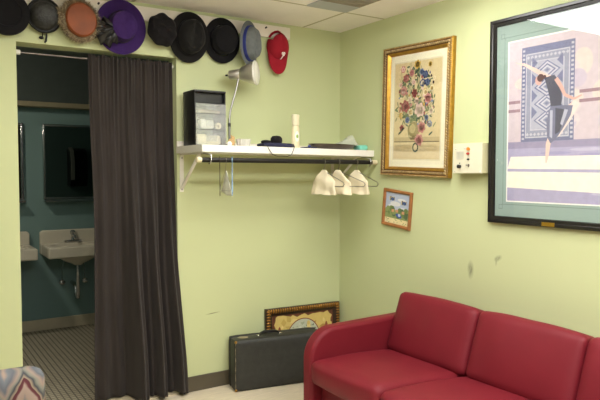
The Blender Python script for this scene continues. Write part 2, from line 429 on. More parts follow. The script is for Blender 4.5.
# ================================================================ HAT RAIL
t = thing('hat_rail', 'long white painted hat board along the top of the wall', 'hat rail', (-1.5, 0, 2.375))
b = MB(); b.box((-1.3, -.02, -.041), (1.055, 0, .041), M_board); b.build('board', t, bevel=.002)
M_peg = mat('dark_peg', (50, 44, 40), rough=.4, metal=.6)
HATX = [-2.24, -2.05, -1.853, -1.625, -1.385, -1.2, -.972, -.777, -.575]
for px_ in (-1.752, -.64):
    b = MB(); b.tube([(px_ + 1.5, -.019, .018), (px_ + 1.5, -.032, .02)], .006, M_peg); b.build('screw', t)

RX = PI / 2
def hat(name, label, x, z, y=-.021, tilt=0.0, yaw=0.0, roll=0.0, cat='hat'):
    # local x right, y up, z out of the wall
    o = thing(name, label, cat, (x, y, z))
    o.rotation_euler = (Matrix.Rotation(yaw, 3, 'Z') @ Matrix.Rotation(RX + tilt, 3, 'X') @ Matrix.Rotation(roll, 3, 'Z')).to_euler()
    return o
def felt(name, c, var=.12): return mat(name, c, rough=.95, var=var, scale=30, bump=.3, bscale=250, spec=.12, sheen=.05)
F_black = felt('black_felt', (27, 26, 28)); F_dk = felt('charcoal_felt', (34, 33, 32)); F_soft = felt('soft_black_cloth', (30, 28, 29), .25)
F_pur = felt('purple_felt', (60, 38, 92)); F_grey = felt('grey_felt', (112, 116, 116)); F_blue = felt('blue_ribbon', (58, 66, 130)); F_sat = mat('black_satin', (24, 23, 24), rough=.3, var=.2)
def brim_prof(ri, ro, curl=.004, th=.004, z=0.0):
    return [(ri, z + .004), (ri + (ro - ri) * .4, z + .003), (ro - .012, z + .002), (ro, z + curl), (ro + .002, z + curl + .002), (ro - .002, z + curl + th), (ro - .014, z + .003 + th), (ri + (ro - ri) * .4, z + th + .003), (ri, z + .004 + th)]

# 1 flat black hat cut by the frame
t = hat('beret', 'plain black felt hat leftmost on the rail, cut by the picture edge', -2.245, 2.268, tilt=.02)
b = MB(); b.lathe([(.06, .0), (.10, .008), (.118, .03), (.116, .05), (.1, .062), (.075, .064), (.07, .058), (.03, .06), (0, .06)], F_black, n=48); b.build('crown', t)
b = MB(); b.lathe([(.102, .0), (.112, .004), (.114, .016), (.104, .02)], F_sat, n=48); b.build('ribbon', t)
# 2 straw cloche
M_straw = mat('black_straw', (34, 34, 32), rough=.5, var=.8, scale=60, bump=1.0, bscale=110)
t = hat('straw_cloche', 'charcoal woven straw cloche, second hat from the left', -2.052, 2.282, tilt=.06)
b = MB(); prof = []
for i in range(60):
    q = i / 59; a = q * PI / 2
    r = .074 * math.cos(a) ** .6 + .0022 * math.sin(i * 1.25); prof.append((max(r, 0) if i < 59 else 0, .012 + .08 * math.sin(a) ** .85))
b.lathe(prof, M_straw, n=48, sy=1.02); b.build('crown', t)
b = MB(); b.lathe([(.066, .014), (.082, .004), (.091, .012), (.094, .024), (.090, .03), (.084, .018), (.076, .018)], M_straw, n=48, sy=1.02); b.build('brim', t)
# 3 leather and fur
M_lea = mat('rust_leather', (130, 62, 16), rough=.55, var=.16, scale=14, bump=.3, bscale=120)
M_fur = mat('brown_fur', (116, 98, 74), rough=.9, var=.55, scale=26)
M_fur2 = mat('pale_fur', (176, 160, 128), rough=.9, var=.3, scale=26)
t = hat('fur_hat', 'rust leather topped hat ringed with brown fur', -1.868, 2.274, tilt=.03, roll=.25)
b = MB(); b.lathe([(.082, .02), (.084, .06), (.083, .082), (.076, .09), (.04, .094), (0, .095)], M_lea, n=48, sy=1.12); b.build('leather_crown', t)
b = MB()
b.lathe([(.074, .01), (.096, .012), (.100, .035), (.094, .055), (.08, .06)], M_fur, n=40, sy=1.12)
for i in range(2600):
    a = rnd.uniform(0, 2 * PI); rr = rnd.uniform(.086, .100); z0 = rnd.uniform(.012, .062)
    p = Vector((rr * math.cos(a), rr * 1.12 * math.sin(a), z0)); d = Vector((math.cos(a), math.sin(a), rnd.uniform(-.3, .8))) + Vector((rnd.gauss(0, .5), rnd.gauss(0, .5), 0)); d.normalize()
    l = rnd.uniform(.012, .03); n_ = d.cross(Vector((0, 0, 1))).normalized() * .0012
    b.poly([p - n_, p + n_, p + d * l], M_fur if rnd.random() < .7 else M_fur2)
b.build('fur_trim', t, smooth=0, recalc=False)
b = MB()
b.ball((-.094, .032, .058), .02, M_fur, n=8, sc=(.9, 1.6, .8))
for i in range(700):
    th = rnd.uniform(0, 2 * PI); ph = rnd.uniform(0, PI)
    p = Vector((-.094, .032, .058)) + Vector((.018 * math.cos(th) * math.sin(ph), .032 * math.cos(ph), .016 * math.sin(th) * math.sin(ph)))
    d = (p - Vector((-.085, .05, .05))).normalized() + Vector((rnd.gauss(0, .35), rnd.gauss(0, .35) - .2, rnd.gauss(0, .3))); d.normalize()
    n_ = d.cross(Vector((0, 0, 1))).normalized() * .0013
    b.poly([p - n_, p + n_, p + d * rnd.uniform(.015, .04)], M_fur2 if rnd.random() < .55 else M_fur)
b.build('fur_tuft', t, smooth=0, recalc=False)
# 4 purple wide brim
t = hat('wide_brim_hat', 'purple wide brimmed hat with a black satin bow', -1.625, 2.274, tilt=.04)
b = MB()
b.lathe(brim_prof(.082, .148, .008), F_pur, n=64, sy=1.06); b.build('brim', t)
b = MB(); b.lathe([(.082, .004), (.081, .02), (.078, .06), (.072, .088), (.058, .098), (.03, .1), (0, .099)], F_pur, n=56, sy=1.1, fn=lambda p: Vector((p.x, p.y, p.z - .012 * math.exp(-((p.x) / .02) ** 2) * (1 if p.z > .09 else 0)))); b.build('crown', t)
b = MB(); b.lathe([(.0825, .009), (.0845, .012), (.0835, .036), (.0815, .038)], F_sat, n=56, sy=1.1); b.build('ribbon', t)
b = MB()
for k, (ang, ln, wd) in enumerate(((2.75, .085, .045), (3.2, .115, .06), (3.65, .12, .06), (4.1, .11, .055), (4.5, .085, .045), (3.0, .07, .04), (3.9, .08, .045))):
    dx, dy = math.cos(ang), math.sin(ang); base = Vector((-.052, -.022, .056))
    def loop(u, v, dx=dx, dy=dy, ln=ln, wd=wd, base=base, k=k):
        a = u * 2 * PI; s = .5 - .5 * math.cos(a)
        along = ln * .95 * s; hgt = .02 * math.sin(a) * s ** .3 + .004 * k
        side = (v - .5) * wd * 1.35 * (.35 + s) + .004 * math.sin(v * 14 + k)
        return base + Vector((dx * along - dy * side, dy * along + dx * side, hgt - .035 * s * .6 + .006 * math.sin(v * 12)))
    b.grid(loop, 24, 10, F_sat, wrap=True)
b.ball((-.052, -.02, .062), .02, F_sat, n=8, sc=(1, 1.4, .8)); b.build('satin_bow', t, smooth=60)
# 5 soft cap
t = hat('slouch_cap', 'small soft black pleated cap next to the purple hat', -1.388, 2.28, y=-.042, tilt=.05, roll=.4)
def pleat(p):
    r = math.hypot(p.x, p.y); a = math.atan2(p.y, p.x)
    k = 1 + .035 * math.sin(a * 7 + r * 60) * min(1, r / .05)
    q = Vector((p.x * k, p.y * k, p.z + .007 * math.sin(p.x * 95 + p.y * 60) * (p.z > .03)))
    return q + noise.noise_vector(q * 22) * .006
b = MB(); b.lathe([(.06, .004), (.075, .006), (.086, .016), (.09, .03), (.086, .05), (.072, .068), (.05, .078), (.025, .082), (0, .083)], F_soft, n=56, sy=1.08, fn=pleat); b.build('crown', t)
b = MB(); b.tube([(-.045, .03, .074), (-.02, .036, .082), (.0, .02, .088), (.012, .0, .087), (.035, -.004, .083), (.05, -.02, .074)], [.006, .009, .010, .010, .009, .005], F_soft, n=10, flat=.6); b.build('pleat_fold', t)
# 6 fedora
def dent(p, top=.075):
    q = p.copy()
    if p.z > top * .55:
        t_ = (p.z - top * .55) / (top * .45)
        q.x *= 1 - .28 * t_ * max(0, (p.y + .03) / .09) if p.y > -.03 else 1
        q.z -= .022 * math.exp(-(p.x / .022) ** 2) * t_ * (1 if abs(p.y) < .07 else .5)
        q.z += .006 * math.exp(-((abs(p.x) - .035) / .015) ** 2) * t_
    return q
t = hat('fedora', 'tall black fedora with a pinched crown, above the shelf end', -1.2, 2.262, y=-.03, tilt=.05, roll=-.12)
b = MB(); b.lathe(brim_prof(.085, .13, .004), F_dk, n=64, sy=1.19); b.build('brim', t)
b = MB(); b.lathe([(.094, .004), (.093, .03), (.09, .07), (.083, .098), (.068, .112), (.045, .117), (.02, .118), (0, .118)], F_dk, n=64, sx=.9, sy=1.16, fn=lambda p: dent(p, .118)); b.build('crown', t)
b = MB(); b.lathe([(.095, .008), (.0972, .010), (.0962, .034), (.093, .036)], F_black, n=56, sx=.9, sy=1.16); b.build('ribbon', t)
# 7 bowler
t = hat('bowler_hat', 'round black bowler style hat left of the grey trilby', -.968, 2.27, y=-.021, tilt=.04)
b = MB(); b.lathe(brim_prof(.085, .125, .004), F_black, n=64, sy=1.14); b.build('brim', t)
b = MB(); b.lathe([(.089, .004), (.09, .03), (.088, .06), (.081, .08), (.064, .091), (.03, .095), (0, .096)], F_black, n=64, sx=.95, sy=1.02); b.build('crown', t)
b = MB(); b.lathe([(.0905, .008), (.0925, .010), (.0925, .034), (.0905, .036)], F_sat, n=56, sx=.95, sy=1.02); b.build('ribbon', t)
# 8 grey trilby, turned to the right
t = hat('trilby', 'blue grey trilby with a blue ribbon beside the red cap', -.80, 2.262, y=-.07, tilt=.02, yaw=.5)
b = MB(); b.lathe(brim_prof(.078, .108, .006), F_grey, n=64, sy=1.33); b.build('brim', t)
b = MB(); b.lathe([(.082, .004), (.081, .02), (.077, .045), (.068, .064), (.057, .072), (.04, .075), (.02, .076), (0, .076)], F_grey, n=64, sx=.92, sy=1.36, fn=lambda p: dent(p, .076)); b.build('crown', t)
b = MB(); b.lathe([(.0825, .006), (.085, .008), (.084, .028), (.081, .03)], F_blue, n=56, sx=.92, sy=1.36); b.build('ribbon', t)
# 9 red baseball cap
M_red = mat('red_cotton', (150, 28, 42), rough=.85, var=.10, scale=20, bump=.2, bscale=200, spec=.2)
M_logo = mat('white_thread', (238, 232, 226), rough=.8, var=.02)
t = hat('baseball_cap', 'red baseball cap with a small white letter hanging from its strap', -.556, 2.24, y=-.023, tilt=.0, yaw=-.05, roll=-.06)
CA, CB, CH = .080, .105, .078
def dome(u, v):
    a = 2 * PI * u; s = v ** .8
    up = math.sin(a) > 0
    z = CH * max(0, 1 - s ** 2.3) ** .55 * (1 + .12 * (-math.sin(a)) * s)
    return (CA * s * math.cos(a), .03 + CB * s * math.sin(a) * (1 if up else .9), z + .004 - .004 * math.exp(-(math.cos(a) / .12) ** 2) * (1 if s > .2 else 0))
b = MB(); b.grid(dome, 72, 24, M_red, wrap=True, skip=lambda u, v: v > .74 and .24 < u < .42)
o = b.build('crown', t, smooth=60); s_ = o.modifiers.new('thick', 'SOLIDIFY'); s_.thickness = .003; s_.offset = 0
b = MB()
def bill(u, v):
    x = (u - .5) * 2
    ex = CA * (1.0 - .10 * v) * math.sin(x * PI / 2)
    y0 = .03 - CB * .9 * math.cos(x * PI / 2) * .92
    y = y0 - .098 * v * math.cos(x * PI / 2) ** .3
    z = .010 + .034 * (1 - x * x) * (1 - .35 * v) + .004 * v
    return (ex, y, z)
b.grid(bill, 30, 10, M_red); o = b.build('bill', t, smooth=60); s_ = o.modifiers.new('thick', 'SOLIDIFY'); s_.thickness = .005; s_.offset = 0
b = MB(); b.tube([(-.066, .088, .008), (-.05, .112, .012), (-.028, .128, .014), (-.005, .136, .014), (.016, .132, .010)], .008, M_red, n=8, flat=.35); b.build('strap', t)
b = MB(); b.ball((0, .03, CH + .004), .006, M_red, n=6, sc=(1, 1, .5)); b.build('button', t)
b = MB()   # stylised white letter P following the front panel
def front(x, y):
    # find height of the dome at x, y
    yy = (y - .03) / (CB * .9); s = min(.98, math.hypot(x / CA, yy)); v = s
    return CH * max(0, 1 - s ** 2.3) ** .55 * (1 + .12 * max(0, -yy)) + .006
P1 = [(-.003, -.060), (.000, -.048), (.002, -.038), (.003, -.028), (.002, -.018)]
P2 = [(.002, -.02), (-.006, -.014), (-.010, -.02), (-.006, -.027), (.001, -.025)]
P3 = [(.002, -.02), (.008, -.012), (.013, -.017), (.012, -.029), (.003, -.035)]
for Q, rr in ((P1, .0042), (P2, .0034), (P3, .0034)): b.tube([(x + .012, y, front(x + .012, y)) for x, y in Q], rr, M_logo, n=6)
b.tube([(.008, -.062, front(.008, -.062)), (.001, -.068, front(.001, -.066))], .0036, M_logo, n=6)
b.build('letter_patch', t)

# music-note ornament on the wall under the straw hat
b = MB(); mk = mat('black_metal', (20, 20, 20), rough=.4, metal=.5)
b.tube([(-2.055, -.012, 2.205), (-2.057, -.012, 2.175), (-2.06, -.012, 2.166)], .003, mk, n=6); b.ball((-2.064, -.011, 2.165), .010, mk, n=8, sc=(1.3, .5, .9))
b.tube([(-2.055, -.012, 2.203), (-2.033, -.012, 2.2)], .0045, mk, n=6)
b.tube([(-2.035, -.012, 2.2), (-2.037, -.012, 2.17), (-2.039, -.012, 2.15), (-2.047, -.012, 2.14)], [.004, .005, .006, .004], mk, n=6)
b.tube([(-2.045, -.012, 2.2), (-2.045, .001, 2.2)], .003, mk, n=6)
tag(b.build('note_ornament'), 'small black music note ornament on the wall under the straw hat', 'ornament')

# ================================================================ SHELF
SX0, SLOPE = -1.278, .0100
def zs(x): return 1.581 - (x - SX0) * SLOPE
t = thing('wall_shelf', 'white wall shelf with steel brackets holding the drawers and bottle', 'shelf', (SX0, 0, 1.581), (0, SLOPE, 0))
L_ = -SX0 - .002
b = MB(); b.box((0, -.398, -.043), (L_, -.001, 0), M_white); b.build('shelf_board', t, bevel=.002)
b = MB(); b.box((0, -.016, .0005), (L_, -.001, .034), M_board); b.build('back_cleat', t, bevel=.002)
def bracket(x, mm):
    o = MB()
    o.box((x - .013, -.006, -.285), (x + .013, -.001, -.045), M_white)
    o.box((x - .013, -.34, -.052), (x + .013, -.001, -.0435), M_white)
    d = Vector((0, -.28 + .008, -.055 + .265)); Mx = Matrix.Translation((x, -.006, -.262)) @ Vector((0, 0, 1)).rotation_difference(d).to_matrix().to_4x4()
    o.box((-.010, -.004, 0), (.010, .004, d.length), M_white, Mx)
    for zz in (-.07, -.27): o.ball((x, -.007, zz), .006, M_steel, n=6, sc=(1, .6, 1))
    o.tube([(x, -.3, -.050), (x, -.36, -.052), (x, -.405, -.055), (x, -.442, -.062), (x, -.4445, -.09), (x, -.432, -.108), (x, -.415, -.111)], .0045, mm, n=8)
    return o.build('bracket', t, bevel=.0015)
bracket(.036, M_steel); bracket(1.21, M_steel)
t = thing('hanging_rod', 'dark metal clothes rod under the white shelf', 'clothes rod', (-1.29, -.42, 1.492), (0, .0045, 0))
b = MB(); b.tube([(-.03, 0, 0), (1.286, 0, 0)], .0145, M_pipe, n=20); b.build('pipe', t)
for x0, x1 in ((-.034, -.006), (1.245, 1.288)):
    b = MB(); b.tube([(x0, 0, 0), (x1, 0, 0)], .0165, M_cream, n=20); b.build('end_cap', t)
def rz(x): return 1.492 - (x + 1.29) * .0045

# hangers
M_clo = mat('cream_cotton', (226, 214, 184), rough=.9, var=.06, scale=14, bump=.4, bscale=40)
def hanger_mesh(mt, span, drop, r=.0022, far=None, R=.0178):
    far = far or span
    # hangs from the rod centre at the origin; arms along local y
    b = MB()
    hk = [(0, R * math.cos(a), R * math.sin(a)) for a in [(-.55 + .2 * i) for i in range(15)]]
    hk = [(0, -p[1], p[2]) for p in hk]
    b.tube(hk, r, mt, n=6)
    e = hk[0]
    n0 = -.058
    b.tube([e, (0, e[1] * .5, -.035), (0, 0, -.045), (0, 0, n0)], r, mt, n=6)
    b.tube([(0, 0, n0), (0, -span, n0 - drop * .72), (0, -span - .012, n0 - drop * .85), (0, -span, n0 - drop), (0, far, n0 - drop), (0, far + .012, n0 - drop * .85), (0, far, n0 - drop * .72), (0, 0, n0)], r, mt, n=6, caps=False)
    return b
def cloth_mesh(hw, h, seed, flare=.015):
    n0 = -.056
    def fn(u, v):
        a = u * 2 * PI
        top = .02; sh = .46
        w = top + (hw - top) * min(1, v / sh) if v < sh else hw + flare * (v - sh)
        c, s = math.cos(a), math.sin(a)
        y = w * math.copysign(abs(c) ** .5, c)
        th = .006 + .016 * v
        x = th * math.copysign(abs(s) ** .7, s) + .006 * math.sin(y * 70 + seed) * v + .004 * math.sin(v * 9 + seed + y * 20)
        z = n0 + .004 - h * v + .003 * math.sin(y * 40 + seed) * v + (.02 * (abs(y) / hw) * (-.5) * (1 - v))
        return (x, y, z)
    b = MB(); b.grid(fn, 64, 24, M_clo, wrap=True)
    return b
for x, seed, yw, span, lab, clab in ((-.440, 1, .05, .195, 'left', 'cream cotton cloth leftmost of the three on hangers by the corner'), (-.325, 4, .10, .24, 'mid', 'cream cotton cloth in the middle of the three on hangers'), (-.175, 8, .04, .205, 'right', 'cream cotton cloth nearest the corner on a hanger')):
    lab = {'left': 'bent wire hanger under the leftmost cream cloth', 'mid': 'bent wire hanger inside the middle cream cloth', 'right': 'bent wire hanger sticking out by the corner wall'}[lab]
    o = hanger_mesh(M_wire, span, .1, .0026, .095).build('wire_hanger', loc=(x, -.42, rz(x)), rot=(0, 0, yw)); tag(o, lab, 'hanger', 'wire hangers on the rod')
    o = cloth_mesh(.114 if seed < 8 else .118, .160, seed).build('hanging_cloth', loc=(x, -.42, rz(x)), rot=(0, 0, yw), smooth=60); tag(o, clab, 'cloth', 'cream cloths on hangers')
EDGE = -.445
o = hanger_mesh(mat('dark_wire', (70, 66, 62), rough=.4, metal=.8), .1, .145, R=.0195).build('wire_hanger', loc=(-1.178, -.42, rz(-1.18)), rot=(0, 0, EDGE)); tag(o, 'dark wire hanger seen edge on at the left end of the rod', 'hanger')
o = hanger_mesh(mat('blue_plastic', (120, 152, 186), rough=.4), .11, .145, .003, None, .0205).build('plastic_hanger', loc=(-1.098, -.42, rz(-1.10)), rot=(0, 0, EDGE - .03)); tag(o, 'pale blue plastic hanger beside the white triangular cloth', 'hanger')
o = hanger_mesh(M_wire, .09, .12, .0012, None, .0185).build('wire_hanger', loc=(-1.142, -.42, rz(-1.14)), rot=(0, 0, EDGE + .30)); tag(o, 'thin wire hanger carrying the small white triangular cloth', 'hanger')
b = MB()
def tri(u, v):
    w = .004 + .098 * v
    y = (u - .5) * 2 * w
    return (.006 * math.sin(u * 9) * v + .004, y, -.062 - .15 * v * (1 - .18 * u) + .004 * math.sin(u * 12) * v)
b.grid(tri, 20, 14, mat('white_cloth', (224, 224, 206), rough=.9, var=.08, scale=40)); o = b.build('hanging_cloth', loc=(-1.142, -.42, rz(-1.14)), rot=(0, 0, EDGE + .30), smooth=60)
s_ = o.modifiers.new('thick', 'SOLIDIFY'); s_.thickness = .003
tag(o, 'small white triangular cloth hanging at the left end of the rod', 'cloth')

# ---- things on the shelf
t = thing('drawer_unit', 'black desktop unit with three translucent drawers on the shelf', 'drawer unit', (-1.142, -.13, zs(-1.14)))
b = MB(); w, d, h = .103, .088, .340
b.box((-w, -d, 0), (-w + .006, d, h - .012), M_blk); b.box((w - .006, -d, 0), (w, d, h - .012), M_blk); b.box((-w + .006, d - .006, 0), (w - .006, d, h - .012), M_blk)
b.box((-w + .006, -d, 0), (w - .006, d - .006, .006), M_blk); b.box((-w + .006, -d + .002, .259), (w - .006, d - .006, .264), M_blk); b.box((-w + .006, -d + .03, .264), (w - .006, -d + .036, h - .012), M_blk)
b.build('case', t, bevel=.001)
b = MB(); b.rbox((w + .003, d + .003, .009), .007, M_blk, n=6, c=(0, 0, h - .009)); b.build('lid', t)
M_clear = sheer('clear_plastic', (232, 236, 234), .84, .12, .03)
M_stuff = [mat('drawer_lace', (226, 214, 178), rough=.9, var=.2, scale=30), mat('drawer_white', (234, 232, 222), rough=.8), mat('drawer_bead', (178, 162, 140), rough=.6)]
for k, (z0, z1) in enumerate(((.008, .098), (.101, .194), (.197, .256))):
    b = MB(); x0, x1, y0, y1 = -w + .008, w - .008, -d - .006 - .004 * (2 - k), d - .012
    th = .002
    b.box((x0 - .006, y0 - .003, z0), (x1 + .006, y0, z1), M_clear); b.box((x0, y0, z0), (x0 + th, y1, z1 - .01), M_clear); b.box((x1 - th, y0, z0), (x1, y1, z1 - .01), M_clear); b.box((x0, y1 - th, z0), (x1, y1, z1 - .01), M_clear); b.box((x0 + th, y0, z0), (x1 - th, y1 - th, z0 + th), M_clear)
    dr = b.build('drawer', t, smooth=0)
    b = MB(); zc = z0 + (z1 - z0) * (.42 if k else .5)
    b.box((-.036, y0 - .005, z0 + .02), (.036, y0 - .003, z1 - .004), M_clear); b.tube([(-.04, y0 - .006, z1 - .032), (.04, y0 - .006, z1 - .032)], .004, M_clear, n=6); b.build('drawer_handle', dr)
    b = MB()
    if k == 0:
        b.rbox((.078, .035, .03), .02, M_stuff[0], n=6, c=(0, -.045, z0 + .034), wob=.016, seed=3)
    elif k == 1:
        b.lathe([(.007, 0), (.02, 0), (.02, .018), (.007, .018), (.007, 0)], M_stuff[0], n=20, fn=lambda p: Vector((p.x + .058, -p.z - .06, p.y + .125)))
        b.rbox((.045, .03, .03), .014, M_stuff[1], n=5, c=(-.015, -.05, z0 + .034), wob=.008, seed=5)
    else:
        b.rbox((.07, .03, .010), .008, M_stuff[2], n=6, c=(.0, -.05, z0 + .014), wob=.008, seed=9)
    b.build('contents', dr)

# gooseneck lamp
M_alu = mat('brushed_aluminium', (206, 202, 192), rough=.34, metal=.85, var=.05)
M_rim = mat('lamp_lens', (226, 224, 212), rough=.3, var=.03)
lx, ly = -.99, -.17
t = thing('desk_lamp', 'silver gooseneck desk lamp rising from the shelf', 'lamp', (lx, ly, zs(lx)))
b = MB(); b.lathe([(0, 0), (.044, 0), (.044, .008), (.036, .016), (.012, .022), (0, .022)], M_blk, n=32); b.build('base', t)
b = MB(); z0 = zs(lx)
neck = [(0, 0, .015), (0, 0, .05), (0, 0, .1), (0, 0, .14), (.0005, 0, .18), (.006, 0, .22), (.018, 0, .265), (.032, 0, .31), (.046, 0, .355), (.058, 0, .40), (.064, 0, .43), (.067, 0, .455)]
b.tube(neck, [.0075] * 4 + [.006] * 8, mat('neck_metal', (150, 148, 146), rough=.3, metal=.9), n=12); b.build('gooseneck', t)
b = MB(); b.tube([(0, 0, .128), (0, 0, .15)], .009, M_blk, n=12); b.build('collar', t)
Ms = Matrix.Translation((.075, 0, .462)) @ Matrix.Rotation(-.78, 4, 'Z') @ Matrix.Rotation(PI / 2 - .05, 4, 'Y') @ Matrix.Scale(1.16, 4)
def T(p): return Ms @ p
b = MB(); b.lathe([(0, -.064), (.016, -.064), (.024, -.058), (.027, -.03), (.029, 0), (.028, .002), (.036, .012), (.052, .05), (.061, .085), (.0635, .096), (.060, .096), (.05, .05), (.03, .005), (0, .0)], M_alu, n=40, fn=T); b.build('lamp_shade', t)
b = MB(); b.lathe([(0, .104), (.03, .1025), (.055, .098), (.0655, .094), (.0665, .088), (.064, .086)], M_rim, n=40, fn=T); b.build('lens_rim', t)
b = MB(); b.tube([T(Vector((0, 0, -.062))), T(Vector((0, 0, -.082)))], .006, M_blk, n=10); b.build('switch', t)
# small tan ornament in front of the lamp
M_tan = mat('tan_shell', (190, 156, 104), rough=.6, var=.25, scale=50); M_wr2 = mat('white_rosette', (238, 232, 220), rough=.7)
x = -1.045
t = thing('shell_ornament', 'small tan ornament with a white rosette at the foot of the lamp', 'ornament', (x, -.285, zs(x)))
b = MB(); b.ball((.01, 0, .024), .024, M_tan, n=10, sc=(1, .8, 1)); b.ball((.02, 0, .05), .013, M_tan, n=8); b.tube([(.012, 0, .058), (.008, 0, .068)], .004, M_tan); b.build('body', t)
b = MB()
for k in range(7):
    a = k * 2 * PI / 7
    b.ball((-.012 + .009 * math.cos(a), -.02, .014 + .009 * math.sin(a)), .0075, M_wr2, n=6, sc=(1, .6, 1))
b.ball((-.012, -.024, .014), .006, M_wr2, n=6); b.build('rosette', t)
# crumpled clear dish
x = -.955
M_glass = sheer('crinkled_clear', (236, 232, 222), .42, .1, .12)
t = thing('glass_dish', 'small cut glass dish between lamp and black pouch', 'dish', (x, -.29, zs(x)))
b = MB(); b.lathe([(0, .002), (.034, .002), (.038, .008), (.045, .045), (.043, .046), (.035, .01), (0, .007)], M_glass, n=36, fn=lambda p: Vector((p.x * (1 + .07 * math.sin(math.atan2(p.y, p.x) * 12)), p.y * (1 + .07 * math.sin(math.atan2(p.y, p.x) * 12)), p.z))); b.build('bowl', t)
b = MB()
for k in range(16):
    b.ball((rnd.uniform(-.026, .026), rnd.uniform(-.02, .02), .016 + rnd.uniform(0, .026)), rnd.uniform(.007, .011), M_wr2 if k % 3 else M_glass, n=5)
b.build('contents', t)
# navy pouch with black ball and cords
M_navy = mat('navy_cloth', (30, 32, 58), rough=.85, var=.15, bump=.3)
x = -.735
t = thing('drawstring_pouch', 'navy and black drawstring pouch with cords over the shelf edge', 'pouch', (x, -.31, zs(x)))
b = MB(); b.rbox((.112, .05, .013), .012, M_navy, n=8, c=(.0, 0, .0145), wob=.004, seed=2, bulge=(0, 0, .004)); b.build('pouch_body', t)
b = MB(); b.lathe([(.034, 0), (.040, .014), (.038, .034), (.026, .047), (0, .051)], F_soft, n=28, sy=.8, c=(.005, 0, .026)); b.ball((-.07, 0, .034), .022, F_soft, n=8, sc=(1.7, 1, .6)); b.build('bunched_top', t)
b = MB()
b.tube([(-.125, -.02, .006), (-.118, -.06, .009), (-.112, -.0885, .006), (-.1, -.0935, -.02), (-.078, -.094, -.047), (-.045, -.0935, -.056), (.03, -.094, -.056), (.06, -.0935, -.045), (.075, -.0925, -.015), (.085, -.089, .007), (.098, -.05, .018)], .0022, M_blk, n=6); b.build('cord', t)
# lotion bottle
x = -.548
t = thing('lotion_bottle', 'tall cream plastic bottle standing on the shelf', 'bottle', (x, -.25, zs(x)))
b = MB(); b.lathe([(0, 0), (.026, 0), (.028, .004), (.0285, .02), (.0285, .1), (.027, .125), (.0225, .14), (.0215, .146), (0, .146)], M_cream, n=32, sy=.75); b.build('body', t); t.scale = (1, 1, 1.035)
b = MB(); b.lathe([(.0235, .147), (.0255, .15), (.026, .19), (.0275, .214), (.022, .216), (0, .213)], mat('cream_cap', (230, 222, 190), rough=.3, var=.02), n=32, sy=.8); b.build('cap', t)
M_lab = mat('label_white', (238, 238, 222), rough=.5, var=.02); M_lab2 = mat('label_green', (150, 178, 92), rough=.5, var=.1)
b = MB()
def lab(r0, r1, mm, off):
    def fn(u, v):
        a = u * 2 * PI; r = v
        px, pz = r0 * r * math.cos(a), .078 + r1 * r * math.sin(a)
        th = px / .0285
        return (.0288 * math.sin(th) , -(.0216 + off) * math.cos(th), pz)
    b.grid(fn, 24, 4, mm, wrap=True)
lab(.017, .034, M_lab, .0004); lab(.009, .012, M_lab2, .0008); b.build('label', t)
# oval tray, plastic bag, blue cloth, turquoise bundle
x = -.27; M_tray = mat('dark_pewter', (110, 98, 88), rough=.25, metal=.8, var=.2)
t = thing('oval_tray', 'dark oval tray lying at the corner end of the shelf', 'tray', (x, -.285, zs(x)), (0, SLOPE, .1))
b = MB(); b.lathe([(0, .006), (.14, .006), (.165, .012), (.20, .032), (.203, .035), (.198, .036), (.165, .019), (.14, .011), (0, .011)], M_tray, n=64, sy=.52); b.build('dish', t)
b = MB(); b.lathe([(.12, 0), (.125, .006), (.1, .006), (.1, 0), (.12, 0)], M_tray, n=48, sy=.5); b.build('foot_ring', t)
b = MB()
M_bag = sheer('clear_bag', (222, 226, 212), .55, .15, .06)
def bag(u, v):
    X = (u - .5) * .22; Y = (v - .5) * .13
    hh = .02 + .085 * max(0, min(1, u * 1.15)) * (1 if u < .87 else (1 - u) / .13) * max(0, 1 - (2 * v - 1) ** 2)
    q = noise.noise(Vector((u * 5, v * 5, 1.3))) * .014 + abs(noise.noise(Vector((u * 11, v * 9, 4)))) * .008
    return (X, Y, max(.0125, .012 + hh * (.25 + .75 * u) + q * (1 - (2 * v - 1) ** 2)))
b.grid(bag, 40, 24, M_bag); o = b.build('plastic_bag', loc=(-.20, -.285, zs(-.2) + .002), smooth=20); tag(o, 'crumpled clear plastic bag lying on the dark tray', 'plastic bag')
b = MB(); b.rbox((.036, .04, .019), .016, mat('turquoise_cloth', (120, 196, 176), rough=.85, var=.12), n=6, c=(0, 0, .0205), wob=.006, seed=6); o = b.build('cloth_bundle', loc=(-.045, -.305, zs(-.045))); tag(o, 'small turquoise cloth bundle at the corner end of the shelf', 'cloth bundle')
t = thing('folded_scarf', 'flat dark navy scarf with a bright blue corner behind the bottle', 'scarf', (-.50, -.335, zs(-.5)))
b = MB(); b.rbox((.045, .035, .006), .005, M_navy, n=6, c=(0, 0, .0065), wob=.002, seed=1); b.build('fabric', t)
b = MB(); b.ball((.005, 0, .016), .009, mat('bright_blue', (52, 64, 150), rough=.5), n=8, sc=(1.3, 1, .8)); b.build('blue_corner', t)

